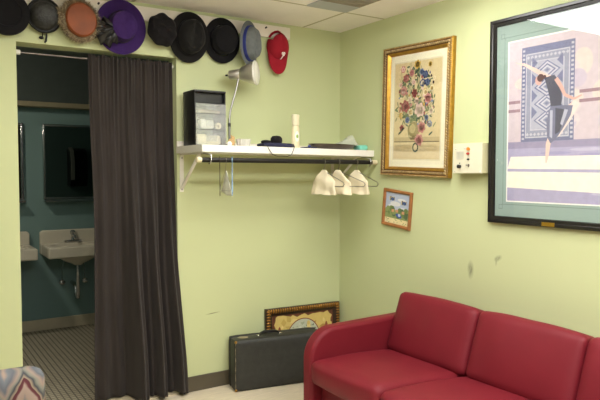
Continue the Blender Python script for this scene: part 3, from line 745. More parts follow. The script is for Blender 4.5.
# ================================================================ PICTURES
class Canvas:
    # flat artwork: x right, z up, layers stacked a hair apart toward the viewer
    def __init__(s, y0): s.b = MB(); s.y = y0; s.n = 0
    def poly(s, pts, m):
        s.n += 1; y = s.y - min(s.n, 400) * .0000075
        s.b.poly([(x, y, z) for x, z in pts], m)
    def rect(s, x0, z0, x1, z1, m): s.poly([(x0, z0), (x1, z0), (x1, z1), (x0, z1)], m)
    def ell(s, cx, cz, rx, rz, m, n=18, rot=0, lobes=0, la=.0):
        P = []
        for i in range(n):
            a = 2 * PI * i / n; k = 1 + la * math.cos(lobes * a)
            x, z = rx * k * math.cos(a), rz * k * math.sin(a)
            P.append((cx + x * math.cos(rot) - z * math.sin(rot), cz + x * math.sin(rot) + z * math.cos(rot)))
        s.poly(P, m)
    def stroke(s, pts, w, m):
        L = []; R = []
        for i, (x, z) in enumerate(pts):
            x0, z0 = pts[max(i-1, 0)]; x1, z1 = pts[min(i+1, len(pts)-1)]
            dx, dz = x1 - x0, z1 - z0; l = math.hypot(dx, dz) or 1
            ww = w[i] if isinstance(w, (list, tuple)) else w
            L.append((x - dz / l * ww / 2, z + dx / l * ww / 2)); R.append((x + dz / l * ww / 2, z - dx / l * ww / 2))
        for i in range(len(pts) - 1):
            s.n += 1; y = s.y - min(s.n, 400) * .0000075
            s.b.poly([(a, y, c) for a, c in (L[i], L[i+1], R[i+1], R[i])], m)
    def build(s, name, parent): return s.b.build(name, parent, smooth=0)

def frame_rails(b, w, h, prof, m_of):
    # prof: list of (inset, out) walked from the wall at the outer edge to the sight edge
    loops = []
    for ins, out in prof:
        x, z = w / 2 - ins, h / 2 - ins
        loops.append([b.bm.verts.new(p) for p in ((-x, -out, -z), (x, -out, -z), (x, -out, z), (-x, -out, z))])
    for k, (A, B) in enumerate(zip(loops, loops[1:])):
        for i in range(4): b.face([A[i], A[(i+1) % 4], B[(i+1) % 4], B[i]], m_of(k))
ROT_R = -PI / 2
C = lambda n, c: mat('ink_' + n, c, rough=.7, var=.05, scale=40)

# --- floral print in a gilt frame on the right wall
M_gold = mat('gilt', (172, 130, 50), rough=.35, metal=.75, var=.2, scale=40)
M_silv = mat('worn_gilt', (184, 160, 116), rough=.4, metal=.6, var=.45, scale=60)
M_dkg = mat('gilt_groove', (104, 74, 38), rough=.5, metal=.4, var=.2)
M_mat = mat('mat_board', (240, 234, 206), rough=.8, var=.01)
FW, FH = .612, .828
t = thing('framed_print', 'tall gilt framed print of a flower bouquet on the right wall', 'picture', (-.001, -.818, 1.808), (0, .030, ROT_R))
b = MB()
frame_rails(b, FW, FH, [(0, 0), (0, .026), (.005, .034), (.012, .036)], lambda k: M_gold)
frame_rails(b, FW, FH, [(.012, .036), (.017, .033), (.036, .027), (.038, .026)], lambda k: M_dkg)
frame_rails(b, FW, FH, [(.038, .026), (.041, .028), (.046, .024), (.056, .012), (.058, .008)], lambda k: M_gold)
fr = b.build('frame', t, smooth=20)
b = MB()
def along(w, h, ins, step):
    x, z = w / 2 - ins, h / 2 - ins
    for (ax, az), (bx, bz) in (((-x, -z), (x, -z)), ((x, -z), (x, z)), ((x, z), (-x, z)), ((-x, z), (-x, -z))):
        L = math.hypot(bx - ax, bz - az); n = int(L / step); ang = math.atan2(bz - az, bx - ax)
        for i in range(n + 1): yield ax + (bx - ax) * i / n, az + (bz - az) * i / n, ang, i
for x, z, a, i in along(FW, FH, .025, .0165):
    M = Matrix.Rotation(-(a + .75), 3, 'Y')
    b.ball((x, -.0325, z), .0115, M_silv, n=6, sc=(1, .45, .42), M=M)
for x, z, a, i in along(FW, FH, .006, .012): b.ball((x, -.0345, z), .0046, M_silv, n=4, sc=(1, .7, 1))
b.build('carved_leaves', fr)
b = MB(); b.box((-FW/2 + .05, -.0085, -FH/2 + .05), (FW/2 - .05, -.001, FH/2 - .05), M_mat); b.build('mat_board', t)
cv = Canvas(-.0087); pw, ph = .415, .61; oz = .0
m_b = C('mat_bevel', (222, 214, 182)); m_p = C('paper', (214, 196, 150)); m_p2 = C('paper_low', (212, 195, 152))
cv.rect(-pw/2 - .008, -ph/2 - .008 + oz, pw/2 + .008, ph/2 + .008 + oz, m_b)
cv.rect(-pw/2, -ph/2 + oz, pw/2, ph/2 + oz, m_p)
cv.rect(-pw/2, -ph/2 + oz, pw/2, -ph/2 + .105 + oz, m_p2)
grn = [C('leaf_a', (92, 108, 70)), C('leaf_b', (122, 132, 88)), C('leaf_c', (70, 88, 72)), C('leaf_d', (108, 124, 92))]
fl = {'pink': C('pink', (196, 132, 126)), 'rose': C('rose', (164, 84, 84)), 'pale': C('pale', (222, 192, 178)), 'blue': C('blue', (70, 84, 130)), 'lblue': C('lblue', (120, 136, 164)), 'yel': C('yel', (208, 168, 66)), 'crm': C('crm', (230, 216, 178)), 'dark': C('dark', (60, 44, 40)), 'red': C('red', (132, 40, 46))}
tz = -ph/2 + .118 + oz
cv.rect(-pw/2 + .005, tz - .012, pw/2 - .005, tz - .006, C('ledge', (110, 96, 72)))
cv.rect(-pw/2 + .005, tz - .006, pw/2 - .005, tz + .02, C('ledge_top', (190, 172, 130)))
r2 = random.Random(11)
vx, vz = -.02, tz + .12
for i in range(60):                       # stems and leaves in a tall bouquet
    a = r2.uniform(.15, PI - .15); L = r2.uniform(.12, .40) * (.55 + .55 * math.sin(a))
    ex, ez = vx + L * .62 * math.cos(a), vz + L * math.sin(a) * .95
    cv.stroke([(vx + r2.uniform(-.03, .03), vz), ((vx + ex) / 2 + r2.uniform(-.02, .02), (vz + ez) / 2), (ex, ez)], .0022, grn[i % 4])
for i in range(120):
    a = r2.uniform(-.1, PI + .1); L = r2.uniform(.02, .40)
    ex, ez = vx + L * .45 * math.cos(a), vz + L * math.sin(a)
    if abs(ex) < pw/2 - .02 and ez < ph/2 - .025: cv.ell(ex, ez, r2.uniform(.012, .022), r2.uniform(.003, .007), grn[r2.randrange(4)], 12, r2.uniform(0, PI))
def bloom(x, z, r, key, inner):
    cv.ell(x, z, r, r, fl[key], 24, r2.uniform(0, 1), 6, .16); cv.ell(x, z, r * .68, r * .66, fl[inner], 18, .3, 5, .14); cv.ell(x, z, r * .3, r * .3, fl[key], 12)
cv.stroke([(vx - .035, tz + .01), (vx - .05, tz + .05), (vx - .045, tz + .085), (vx - .03, tz + .1), (vx - .035, tz + .115)], .004, grn[0])
cv.ell(vx, tz + .068, .055, .048, C('vase', (150, 138, 92)), 24); cv.ell(vx - .012, tz + .074, .028, .03, C('vase_hi', (184, 170, 122)), 18)
cv.rect(vx - .03, tz + .004, vx + .03, tz + .018, C('vase_foot', (128, 112, 76))); cv.rect(vx - .012, tz + .016, vx + .012, tz + .03, C('vase_stem', (136, 122, 80)))
spec = [(-.13, .40, .022, 'pink', 'pale'), (-.10, .34, .026, 'rose', 'pink'), (-.12, .26, .03, 'pink', 'pale'), (-.05, .37, .022, 'pink', 'rose'), (.0, .42, .026, 'yel', 'dark'), (.11, .41, .015, 'yel', 'yel'), (.07, .35, .024, 'blue', 'lblue'), (.05, .3, .024, 'blue', 'crm'), (.09, .3, .022, 'blue', 'lblue'), (.04, .37, .02, 'lblue', 'blue'), (-.02, .24, .025, 'red', 'rose'), (.10, .2, .03, 'pink', 'rose'), (.13, .26, .018, 'crm', 'yel'), (.03, .13, .042, 'pale', 'crm'), (-.10, .16, .038, 'rose', 'pink'), (-.14, .1, .018, 'yel', 'crm'), (-.06, .2, .022, 'crm', 'pale'), (.13, .12, .022, 'crm', 'pale'), (.05, .02, .034, 'pink', 'rose'), (.12, .04, .02, 'lblue', 'crm'), (-.13, .02, .02, 'rose', 'red'), (-.05, .12, .024, 'crm', 'yel'), (.09, .08, .018, 'lblue', 'blue'), (-.08, .07, .02, 'lblue', 'blue'), (.03, -.06, .036, 'pink', 'rose'), (.15, .32, .012, 'crm', 'yel'), (-.15, .3, .016, 'pale', 'pink'), (.0, .19, .02, 'pale', 'crm'), (.075, .24, .018, 'crm', 'yel'), (-.03, .31, .018, 'pale', 'pink')]
ks = list(fl)
for i in range(150):
    a = r2.uniform(0, 2 * PI); q = math.sqrt(r2.random()); ex, ez = .165 * q * math.cos(a), tz + .27 + .215 * q * math.sin(a)
    if r2.random() < .6: cv.ell(ex, ez, r2.uniform(.010, .018), r2.uniform(.004, .008), grn[r2.randrange(4)], 10, r2.uniform(0, PI))
    else: cv.ell(ex, ez, r2.uniform(.006, .011), r2.uniform(.006, .011), fl[ks[r2.randrange(len(ks))]], 10, 0, 5, .2)
for x, z, r, k, i in spec: bloom(x, tz + .06 + z * .98, r, k, i)
for x, z in ((-.12, .03), (-.145, .01), (.13, .0)): cv.ell(x, tz + .04 + z, .02, .006, grn[2], 12, .6)
for i in range(14):                       # wreath under the table edge
    a = 2 * PI * i / 14; cv.ell(.0 + .022 * math.cos(a), tz - .045 + .025 * math.sin(a), .009, .0045, grn[2], 10, a + 1)
gl = C('faint_line', (178, 160, 118))
for k in range(5):
    for sx in (-1, 1): cv.rect(sx * .11 - .075, tz - .03 - k * .009, sx * .11 + .075, tz - .0325 - k * .009, gl)
cv.build('print', t)
b = MB(); b.box((-FW/2 + .052, -.0145, -FH/2 + .052), (FW/2 - .052, -.0125, FH/2 - .052), sheer('picture_glass', (255, 255, 255), 1.0, .02, 0.0)); b.build('glass', t)

# --- small brown framed landscape, hanging crooked
t = thing('framed_picture', 'small crooked brown framed landscape below the gilt frame', 'picture', (-.001, -.640, 1.180), (0, .096, ROT_R))
M_brn = mat('brown_wood', (150, 98, 54), rough=.4, var=.2, scale=30)
w, h = .272, .246
b = MB(); frame_rails(b, w, h, [(0, 0), (0, .014), (.004, .019), (.012, .02), (.02, .014), (.022, .006)], lambda k: M_brn); b.build('frame', t, smooth=20)
b = MB(); b.box((-w/2 + .012, -.006, -h/2 + .012), (w/2 - .012, -.0005, h/2 - .012), M_mat); b.build('backing', t)
cv = Canvas(-.0065); w2, h2 = w/2 - .02, h/2 - .02
cv.rect(-w2, -h2, w2, h2, C('sky', (176, 186, 206)))
for x, z, rx, rz_ in ((-.02, .03, .05, .016), (.06, .0, .05, .012), (-.06, .01, .03, .012), (.04, .06, .04, .01)): cv.ell(x, z, rx, rz_, C('cloud', (214, 214, 214)), 18)
g3 = [C('tree_a', (104, 124, 72)), C('tree_b', (132, 146, 92)), C('tree_c', (84, 104, 70))]
r3 = random.Random(5)
cv.rect(-w2, -h2 + .03, w2, -.015, g3[1])
for i in range(26): cv.ell(r3.uniform(-w2 + .018, w2 - .018), r3.uniform(-.05, .0), .018, r3.uniform(.012, .022), g3[i % 3], 12)
for x, z in ((-.04, -.012), (.06, -.015), (.0, -.01)): cv.rect(x - .012, z - .014, x + .012, z + .004, C('house', (206, 150, 110)))
cv.rect(-w2, -h2, w2, -h2 + .036, C('sand', (222, 208, 160)))
for i in range(16): cv.ell(r3.uniform(-w2 + .006, w2 - .006), r3.uniform(-h2 + .005, -h2 + .03), .005, .0025, g3[i % 3], 8, r3.uniform(0, 3))
cv.ell(.02, -.045, .03, .012, C('bird_blue', (62, 84, 160)), 14, -.25); cv.ell(.025, -.04, .012, .01, C('bird_pale', (196, 206, 220)), 12)
for x, z in ((-.05, .062), (.065, .045)):
    cv.rect(x - .03, z - .012, x + .022, z + .012, C('glider_tan', (206, 190, 140))); cv.rect(x - .022, z - .014, x - .012, z + .014, C('glider_dark', (70, 76, 90))); cv.ell(x + .002, z - .002, .016, .012, C('glider_blue', (62, 84, 130)), 12); cv.rect(x + .014, z - .011, x + .02, z + .011, C('glider_dark', (70, 76, 90)))
cv.build('picture', t)

# --- big ballet picture
t = thing('framed_painting', 'large black framed ballet dancer picture with a green mat', 'picture', (-.001, -1.0, 0), (0, 0, ROT_R))
X0, X1, Z0, Z1 = 1.400, 1.0 + 1.386 + .28, 1.147, 2.238
cxp, czp = (X0 + X1) / 2, (Z0 + Z1) / 2
t.location = (-.001, -cxp, czp); w, h = X1 - X0, Z1 - Z0
M_bf = mat('black_lacquer', (26, 23, 22), rough=.25, var=.1)
b = MB(); frame_rails(b, w, h, [(0, 0), (0, .024), (.003, .027), (.016, .027), (.020, .021), (.034, .018), (.038, .010)], lambda k: M_bf); b.build('frame', t, smooth=20)
b = MB(); b.box((-w/2 + .03, -.0085, -h/2 + .03), (w/2 - .03, -.001, h/2 - .03), mat('sage_mat', (146, 166, 158), rough=.8, var=.015)); b.build('mat_board', t)
cv = Canvas(-.0088)
def U(y, z): return (-y - cxp, z - czp)          # from wall coordinates
ln = C('mat_line', (96, 116, 108))
px0, pz0 = U(-1.517, 1.27); px1 = -px0; pz1 = 2.104 - czp
bx0, bz0, bx1, bz1 = px0 - .03, pz0 - .022, px1 + .03, pz1 + .03
for x0, z0, x1, z1 in ((bx0, bz0, bx1, bz0 + .0022), (bx0, bz1, bx1, bz1 + .0022), (bx0, bz0, bx0 + .0022, bz1), (bx1, bz0, bx1 + .0022, bz1)): cv.rect(x0, z0, x1, z1, ln)
for sx, sz in ((bx0, bz0), (bx0, bz1), (bx1, bz0), (bx1, bz1)):
    d_ = .012; ssx = -1 if sx < 0 else 1; ssz = -1 if sz < 0 else 1
    cx_, cz_ = sx + ssx * d_, sz + ssz * d_
    for a0 in ((-d_, -d_, d_, -d_ + .002), (-d_, d_ - .002, d_, d_), (-d_, -d_, -d_ + .002, d_), (d_ - .002, -d_, d_, d_)): cv.rect(cx_ + a0[0], cz_ + a0[1], cx_ + a0[2], cz_ + a0[3], ln)
cv.rect(px0 - .007, pz0 - .007, px1 + .007, pz1 + .007, C('white_bevel', (240, 238, 230)))
wallc = C('studio_wall', (200, 186, 192)); cv.rect(px0, pz0, px1, pz1, wallc)
r4 = random.Random(3)
washes = [C('wash_a', (206, 194, 196)), C('wash_b', (192, 180, 194)), C('wash_c', (210, 198, 190))]
for i in range(40):
    x = r4.uniform(px0 + .08, px1 - .08); z = r4.uniform(1.66, 2.02) - czp; cv.ell(x, z, r4.uniform(.03, .08), r4.uniform(.03, .07), washes[i % 3], 16)
fz = 1.545 - czp
cv.rect(px0, 1.27 - czp, px1, fz, C('floor_lilac', (168, 162, 190)))
cv.rect(px0, fz, px1, fz + .035, C('skirting', (150, 142, 168)))
for i in range(24):
    z = r4.uniform(1.29 - czp, fz - .01); x = r4.uniform(px0 + .1, px1 - .1); cv.ell(x, z, r4.uniform(.05, .1), .008, C('floor_streak', (186, 180, 200)) if i % 2 else C('floor_streak2', (156, 150, 184)), 16)
lp = C('sun_patch', (238, 230, 212))
cv.poly([(px0, 1.425 - czp), (px0, 1.34 - czp), (px1, 1.31 - czp), (px1, 1.415 - czp)], lp)
cv.poly([(px0 + .02, 1.503 - czp), (px0, 1.44 - czp), (px1, 1.43 - czp), (px1, 1.5 - czp)], lp)
for z in (1.80, 1.755):                   # barre rails on both sides of the rug
    cv.rect(.3 + px0 + .11, z - czp, px1, z - czp + .016, C('rail', (150, 122, 132))); cv.rect(px0, z - czp - .02, px0 + .075, z - czp - .004, C('rail', (150, 122, 132)))
# rug
rx0, rz0 = U(-1.604, 1.585); rx1, rz1 = U(-1.895, 2.058)
rb = C('rug_blue', (112, 116, 146)); rw = C('rug_pale', (188, 186, 196)); rg = C('rug_grey', (144, 146, 164))
cv.rect(rx0 - .006, rz0 - .006, rx1 + .006, rz1 + .006, rb)
W_, H_ = rx1 - rx0, rz1 - rz0
n = 22
for i in range(n):
    z = rz0 + H_ * (i + .2) / n
    cv.rect(rx0, z, rx0 + .014, z + H_ / n * .5, rw); cv.rect(rx1 - .014, z, rx1, z + H_ / n * .5, rw)
cv.rect(rx0 + .02, rz0 + .012, rx1 - .02, rz1 - .03, rw); cv.rect(rx0 + .026, rz0 + .018, rx1 - .026, rz1 - .036, rg)
for i in range(11):
    x = rx0 + .034 + (W_ - .068) * i / 10; cv.ell(x, rz1 - .05, .009, .009, rw, 4); cv.ell(x, rz0 + .03, .009, .009, rw, 4)
cv.rect(rx0 + .05, rz0 + .05, rx1 - .05, rz1 - .07, rw); cv.rect(rx0 + .055, rz0 + .055, rx1 - .055, rz1 - .075, C('rug_field', (170, 170, 184)))
mx_ = (rx0 + rx1) / 2
for k in range(4):
    z = rz0 + .1 + k * .083
    for s_k, mm in ((1, rb), (.86, rw), (.66, rb), (.5, rw), (.3, rg), (.16, rb)): cv.ell(mx_, z, .075 * s_k, .05 * s_k, mm, 4)
    for sx in (-1, 1): cv.poly([(mx_ + sx * .088, z + .01), (mx_ + sx * .088, z + .075), (mx_ + sx * .055, z + .042)], rb)
# dancer
sk = C('skin', (206, 164, 152)); sk2 = C('skin_light', (226, 192, 178)); dk = C('leotard', (74, 74, 92)); dkm = C('skirt_mid', (112, 114, 138)); dkl = C('skirt_pale', (176, 176, 192)); hr = C('hair', (92, 66, 62)); wl = C('white_stocking', (222, 204, 196))
D = lambda y, z: U(y, z)
cv.stroke([D(-1.572, 1.990), D(-1.62, 1.975), D(-1.68, 1.94), D(-1.745, 1.9), D(-1.775, 1.885)], [.006, .014, .02, .026, .03], sk2)
cv.stroke([D(-1.572, 1.99), D(-1.558, 1.996)], [.006, .003], sk2)
cv.ell(*D(-1.70, 1.885), .019, .024, sk, 18, .3); cv.ell(*D(-1.712, 1.898), .02, .02, hr, 18, .3); cv.ell(*D(-1.735, 1.9), .01, .01, hr, 12)
cv.poly([D(-1.735, 1.895), D(-1.79, 1.905), D(-1.825, 1.86), D(-1.835, 1.78), D(-1.83, 1.74), D(-1.775, 1.74), D(-1.765, 1.80), D(-1.75, 1.85)], dk)
cv.stroke([D(-1.80, 1.885), D(-1.83, 1.84), D(-1.85, 1.80), D(-1.90, 1.775), D(-1.94, 1.79)], [.022, .02, .017, .014, .007], sk)
cv.stroke([D(-1.80, 1.70), D(-1.785, 1.62), D(-1.762, 1.56), D(-1.757, 1.50), D(-1.752, 1.468)], [.046, .034, .026, .018, .008], sk2)
cv.stroke([D(-1.82, 1.70), D(-1.87, 1.72), D(-1.915, 1.758)], [.05, .044, .036], sk2)
cv.stroke([D(-1.915, 1.762), D(-1.87, 1.68), D(-1.82, 1.61), D(-1.775, 1.57)], [.04, .03, .02, .008], wl)
cv.poly([D(-1.772, 1.75), D(-1.835, 1.75), D(-1.895, 1.745), D(-1.885, 1.70), D(-1.85, 1.645), D(-1.81, 1.59), D(-1.775, 1.565), D(-1.755, 1.60), D(-1.75, 1.68)], dkm)
cv.poly([D(-1.80, 1.74), D(-1.865, 1.725), D(-1.825, 1.62), D(-1.80, 1.61)], dk); cv.poly([D(-1.77, 1.73), D(-1.785, 1.73), D(-1.785, 1.59), D(-1.770, 1.60)], dkl); cv.poly([D(-1.85, 1.73), D(-1.87, 1.725), D(-1.84, 1.65), D(-1.828, 1.66)], dkl)
cv.build('painting', t)
b = MB(); b.box((-w/2 + .033, -.0155, -h/2 + .033), (w/2 - .033, -.0135, h/2 - .033), bpy.data.materials['picture_glass']); b.build('glass', t)
b = MB(); gx = -(-1.783) - cxp; b.box((gx - .036, -.0292, -h/2 + .004), (gx + .036, -.0265, -h/2 + .024), mat('brass', (190, 150, 62), rough=.3, metal=.9)); b.build('brass_plate', t)

# --- control box
t = thing('control_box', 'white control box with buttons beside the black framed picture', 'control box', (-.001, -1.288, 1.499), (0, 0, ROT_R))
M_box = mat('box_white', (216, 211, 186), rough=.4, var=.02)
b = MB(); b.box((-.104, -.062, -.083), (.104, 0, .083), mat('box_side', (206, 202, 160), rough=.4, var=.02)); b.build('housing', t, bevel=.002)
b = MB(); b.box((-.105, -.069, -.084), (.105, -.062, .084), M_box); b.build('face_plate', t, bevel=.0015)
b = MB(); gq = mat('grille_grey', (196, 194, 180), rough=.6)
for i in range(9):
    b.box((-.078, -.0705, -.004 + i * .005), (-.022, -.069, -.0012 + i * .005), gq)
b.build('speaker_grille', t)
for nm, x, z, r, c, d in (('button', .012, .052, .0095, (216, 134, 44), .010), ('button', .011, .026, .007, (176, 60, 50), .012), ('button', .013, -.006, .005, (36, 34, 32), .012), ('knob', -.052, -.045, .0105, (26, 25, 26), .016), ('indicator', -.052, -.027, .0035, (60, 56, 50), .003)):
    b = MB(); b.tube([(x, -.069, z), (x, -.069 - d, z)], r, mat('knob_%d' % c[0], c, rough=.35), n=18); b.build(nm, t, bevel=.001)
b = MB(); b.tube([(.012, -.069, -.04), (.006, -.084, -.038)], .004, M_steel, n=8); b.tube([(.012, -.069, -.04), (.012, -.072, -.04)], .008, M_steel, n=12); b.build('toggle_switch', t)
for x in (-.09, .09, -.084, -.018):
    b = MB(); b.ball((x, -.069, -.074 if abs(x) > .085 else .055), .0035, M_steel, n=5, sc=(1, .5, 1)); b.build('screw', t)

# --- framed picture leaning on the back wall
M_rib = mat('bronze_rib', (168, 122, 56), rough=.3, metal=.7, var=.3, scale=40); M_dbr = mat('dark_brown_frame', (52, 34, 20), rough=.4, var=.2)
w, h = .628, .468
lean = math.atan2(.026, h)
t = thing('framed_picture', 'bronze ribbed frame with a round medallion leaning behind the suitcase', 'picture', (-.345, -.034, .0), (-lean, .022, 0))
PZ = .235
b = MB()
frame_rails(b, w, h, [(0, 0), (0, .018), (.004, .024)], lambda k: M_dbr)
frame_rails(b, w, h, [(.004, .024), (.02, .027), (.034, .02)], lambda k: M_dbr)
frame_rails(b, w, h, [(.034, .02), (.038, .018), (.052, .012), (.056, .008)], lambda k: M_dbr)
fr = b.build('frame', t, loc=(0, 0, PZ), smooth=20)
b = MB()
for x, z, a, i in along(w, h, .019, .019):
    b.ball((x, -.0265, z), .017, M_rib, n=6, sc=(.4, .5, 1), M=Matrix.Rotation(-a, 3, 'Y'))
b.build('ribbing', fr)
b = MB(); b.box((-w/2 + .05, -.0085, -h/2 + .05), (w/2 - .05, -.001, h/2 - .05), mat('rust_ground', (104, 58, 34), rough=.7, var=.4, scale=18)); b.build('backing', t, loc=(0, 0, PZ))
cv = Canvas(-.0088); r5 = random.Random(21)
och = [C('ochre_a', (206, 180, 104)), C('ochre_b', (190, 160, 84)), C('ochre_c', (220, 198, 128)), C('ochre_d', (168, 128, 62))]
x_, z_ = w/2 - .074, h/2 - .07
P = []
for i in range(60):
    q = i / 60 * 4; k = int(q); f_ = q - k
    c4 = [(-x_, -z_), (x_, -z_), (x_, z_), (-x_, z_)]; a0, a1 = c4[k], c4[(k+1) % 4]
    P.append((a0[0] + (a1[0] - a0[0]) * f_ + r5.uniform(-.012, .012), a0[1] + (a1[1] - a0[1]) * f_ + r5.uniform(-.012, .012)))
cv.poly(P, och[0])
for i in range(60):
    cv.ell(r5.uniform(-x_ + .03, x_ - .03), r5.uniform(-z_ + .02, z_ - .02), r5.uniform(.01, .035), r5.uniform(.008, .02), och[i % 4], 12, r5.uniform(0, 3), 4, .2)
for x in (-.2, .2): cv.ell(x, .05, .014, .05, C('rust_fig', (130, 70, 40)), 12)
cv.ell(.0, 0, .143, .143, C('ring_rust', (126, 62, 40)), 40); cv.ell(.0, 0, .136, .136, C('disc', (186, 188, 166)), 40)
dd = [C('dab_a', (120, 128, 108)), C('dab_b', (206, 206, 190)), C('dab_c', (88, 92, 78)), C('dab_d', (160, 166, 140))]
for i in range(120):
    a = r5.uniform(0, 2 * PI); rr = .122 * math.sqrt(r5.random()); cv.ell(rr * math.cos(a), rr * math.sin(a), r5.uniform(.004, .012), r5.uniform(.003, .008), dd[i % 4], 8, r5.uniform(0, 3))
cv.poly([(.03, .11), (.06, .1), (.062, .02), (.075, -.1), (.01, -.11), (.03, .0)], och[2]); cv.ell(.044, .105, .014, .016, och[0], 14)
o = cv.build('picture', t); o.location = (0, 0, PZ)

# ================================================================ SUITCASE
M_sc = mat('black_fibre', (44, 44, 39), rough=.6, var=.22, scale=24, bump=.5, bscale=120)
M_worn = mat('worn_edge', (150, 138, 110), rough=.8, var=.3, scale=60)
SL, SD, SH = .625, .160, .338
t = thing('suitcase', 'old black hard suitcase standing on the floor beside the sofa', 'suitcase', (-.962, -.177, 0), (0, 0, -.178))
b = MB(); b.rbox((SL/2, SD/2 - .022, SH/2), .02, M_sc, n=12, c=(SL/2, SD/2 - .022 + 0, SH/2), wob=.001); b.build('body', t, smooth=50)
b = MB(); b.rbox((SL/2, .021, SH/2), .016, M_sc, n=10, c=(SL/2, SD - .0215, SH/2), wob=.001); b.build('lid', t, smooth=50)
b = MB(); b.tube([(.04, .078, SH + .001), (.11, .078, SH + .0025), (.11, .078, SH)], .001, M_steel)
b = MB()
hx = .26
b.tube([(hx - .068, .075, SH + .003), (hx - .06, .075, SH + .014), (hx - .04, .075, SH + .02), (hx, .075, SH + .022), (hx + .04, .075, SH + .02), (hx + .06, .075, SH + .014), (hx + .068, .075, SH + .003)], [.007, .011, .014, .015, .014, .011, .007], M_blk, n=10, flat=.7); b.build('handle', t)
for x in (hx - .075, hx + .075):
    b = MB(); b.box((x - .012, .064, SH - .001), (x + .012, .088, SH + .004), M_steel); b.build('handle_mount', t, bevel=.001)
for z in (.012, SH - .012):
    b = MB(); b.ball((.008, .008, z), .009, mat('brass_corner', (176, 132, 58), rough=.4, metal=.8), n=8); b.build('corner_guard', t)
b = MB(); b.lathe([(0, .0012), (.03, .0012), (.036, 0)], M_worn, n=20, sy=.7, fn=lambda p: Vector((p.x * (1 + .15 * math.sin(9 * p.y / .03)) + .075, p.y + .07, p.z + SH - .0004))); b.build('worn_patch', t)
b = MB(); b.tube([(.0045 + .001 * math.sin(i), .0045, .02 + i * (SH - .04) / 14) for i in range(15)], [.0012 + .0010 * math.sin(i * 2.3) for i in range(15)], M_worn, n=6); b.build('worn_edge', t)

# ================================================================ SOFA
M_sofa = mat('crimson_upholstery', (112, 28, 38), rough=.5, var=.06, scale=5, bump=.12, bscale=260, spec=.22)
t = thing('sofa', 'crimson upholstered three seat sofa against the right wall', 'sofa', (-.012, -.838, 0))
# local: x from -0.86 (front) to 0 (wall side); y from 0 to -2.02
AW = .088; CW = .606; TW = AW * 2 + CW * 3
def arm_prof():
    z0, z1, xf, xb, r = .05, .556, -.868, -.03, .17
    P = [(xb, z0), (xf, z0)]
    for i in range(13):
        a = PI - i * (PI / 2) / 12
        P.append((xf + r + r * math.cos(a), z1 - .0 - r + r * math.sin(a)))
    P.append((xb, z1 + .01)); return P
for y0 in (0, -TW + AW):
    b = MB(); b.prism(arm_prof(), y0, y0 - AW, M_sofa, 'XZ'); b.build('arm', t, bevel=.022, seg=4, smooth=50)
b = MB(); b.box((-.80, -TW + AW, .06), (-.02, -AW, .262), M_sofa); b.build('base', t, bevel=.012, seg=3)
b = MB(); b.rbox((.055, (TW - 2 * AW) / 2, .19), .03, M_sofa, n=8, c=(-.075, -TW / 2, .39)); b.build('back_frame', t)
for k in range(3):
    yc = -AW - CW * (k + .5)
    b = MB()
    def seatp(p, k=k):
        q = p.copy()
        u = (p.x + .26) / .52                       # 0 front .. 1 back
        q.z -= .028 * u * u * (1 if p.z > 0 else .2)
        q.z -= .006 * math.sin(p.y * 7 + k) * (p.z > 0) * (1 - u)
        return q
    sh_ = .03
    hw_ = .3025 - (sh_ / 2 if k == 0 else -sh_ / 2 if k == 1 else 0); yc += sh_ / 2 if k < 2 else 0
    b.rbox((.305, hw_, .071), .04, M_sofa, n=16, bulge=(.012, 0, .014), c=(-.578, yc, .335), post=seatp, wob=.003, seed=k)
    b.build('seat_cushion', t, smooth=60)
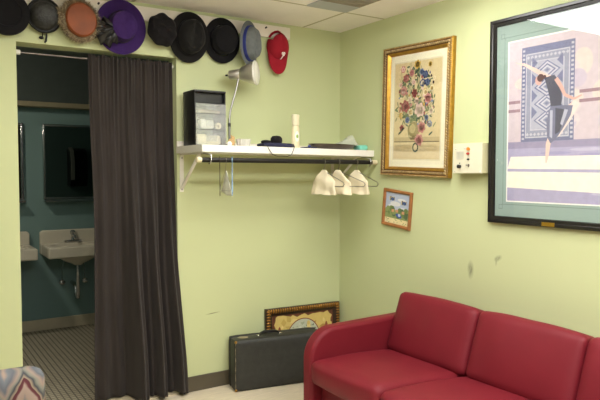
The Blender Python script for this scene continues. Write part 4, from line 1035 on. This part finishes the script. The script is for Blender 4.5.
for k in range(3):
    yc = -AW - CW * (k + .5)
    b = MB()
    def bp(p, k=k):
        q = p.copy()
        if p.x < 0: q.x += .006 * math.sin(p.y * 26 + k * 2 + p.z * 3) * max(0, 1 - abs(p.z) / .17) * math.exp(-((p.y - .1) / .13) ** 2)
        return q
    b.rbox((.072, .302, .178), .036, M_sofa, n=18, bulge=(.022, 0, .012), post=bp, wob=.003, seed=k + 5)
    b.build('back_cushion', t, loc=(-.225, yc, .525), rot=(0, .33, 0), smooth=60)
for x in (-.8, -.09):
    for y in (-.044, -TW + .044):
        b = MB(); b.lathe([(0, 0), (.02, 0), (.026, .055), (0, .055)], M_blk, n=16, c=(x, y, 0)); b.build('foot', t)
b = MB(); b.ball((-.0, 0, 0), .005, M_wr2, n=5, sc=(1.2, 1, .4)); o = b.build('lint_speck', loc=(-.80, -1.235, .392)); tag(o, 'tiny white speck of lint on the front of the sofa seat', 'lint')

# ================================================================ CHAIR (bottom left corner)
M_fl = flame_mat('flame_stitch')
t = thing('upholstered_chair', 'chair in grey pink and maroon zigzag fabric by the doorway', 'chair', (-2.60, -1.19, 0), (0, 0, .0))
b = MB(); b.rbox((.305, .055, .2), .05, M_fl, n=12, bulge=(0, .01, .006), c=(0, 0, .483)); b.build('backrest', t, smooth=60)
b = MB(); b.rbox((.30, .27, .07), .045, M_fl, n=10, bulge=(0, 0, .015), c=(0, -.32, .40)); b.build('seat', t, smooth=60)
for x in (-.26, .26):
    for y in (.02, -.54):
        b = MB(); b.lathe([(0, 0), (.014, 0), (.022, .34), (0, .34)], mat('dark_leg', (52, 34, 24), rough=.4), n=14, c=(x, y, 0)); b.build('leg', t)

# ================================================================ CAMERA, WORLD, VIEW
cam = bpy.data.cameras.new('camera'); co = bpy.data.objects.new('camera', cam); COL.objects.link(co)
cam.sensor_fit = 'HORIZONTAL'; cam.sensor_width = 36; cam.lens = 621.2 / 600 * 36
co.location = (-2.7515, -3.7075, 1.428); co.rotation_euler = (PI / 2 - .0467, 0, -.5746)
cam.clip_start = .05
scn.camera = co
wd = bpy.data.worlds.new('world'); scn.world = wd; wd.use_nodes = True
wd.node_tree.nodes['Background'].inputs['Color'].default_value = (.02, .02, .02, 1)
vs = scn.view_settings; vs.view_transform = 'Standard'; vs.look = 'None'; vs.gamma = 1; vs.exposure = 0.08; vs.use_curve_mapping = False
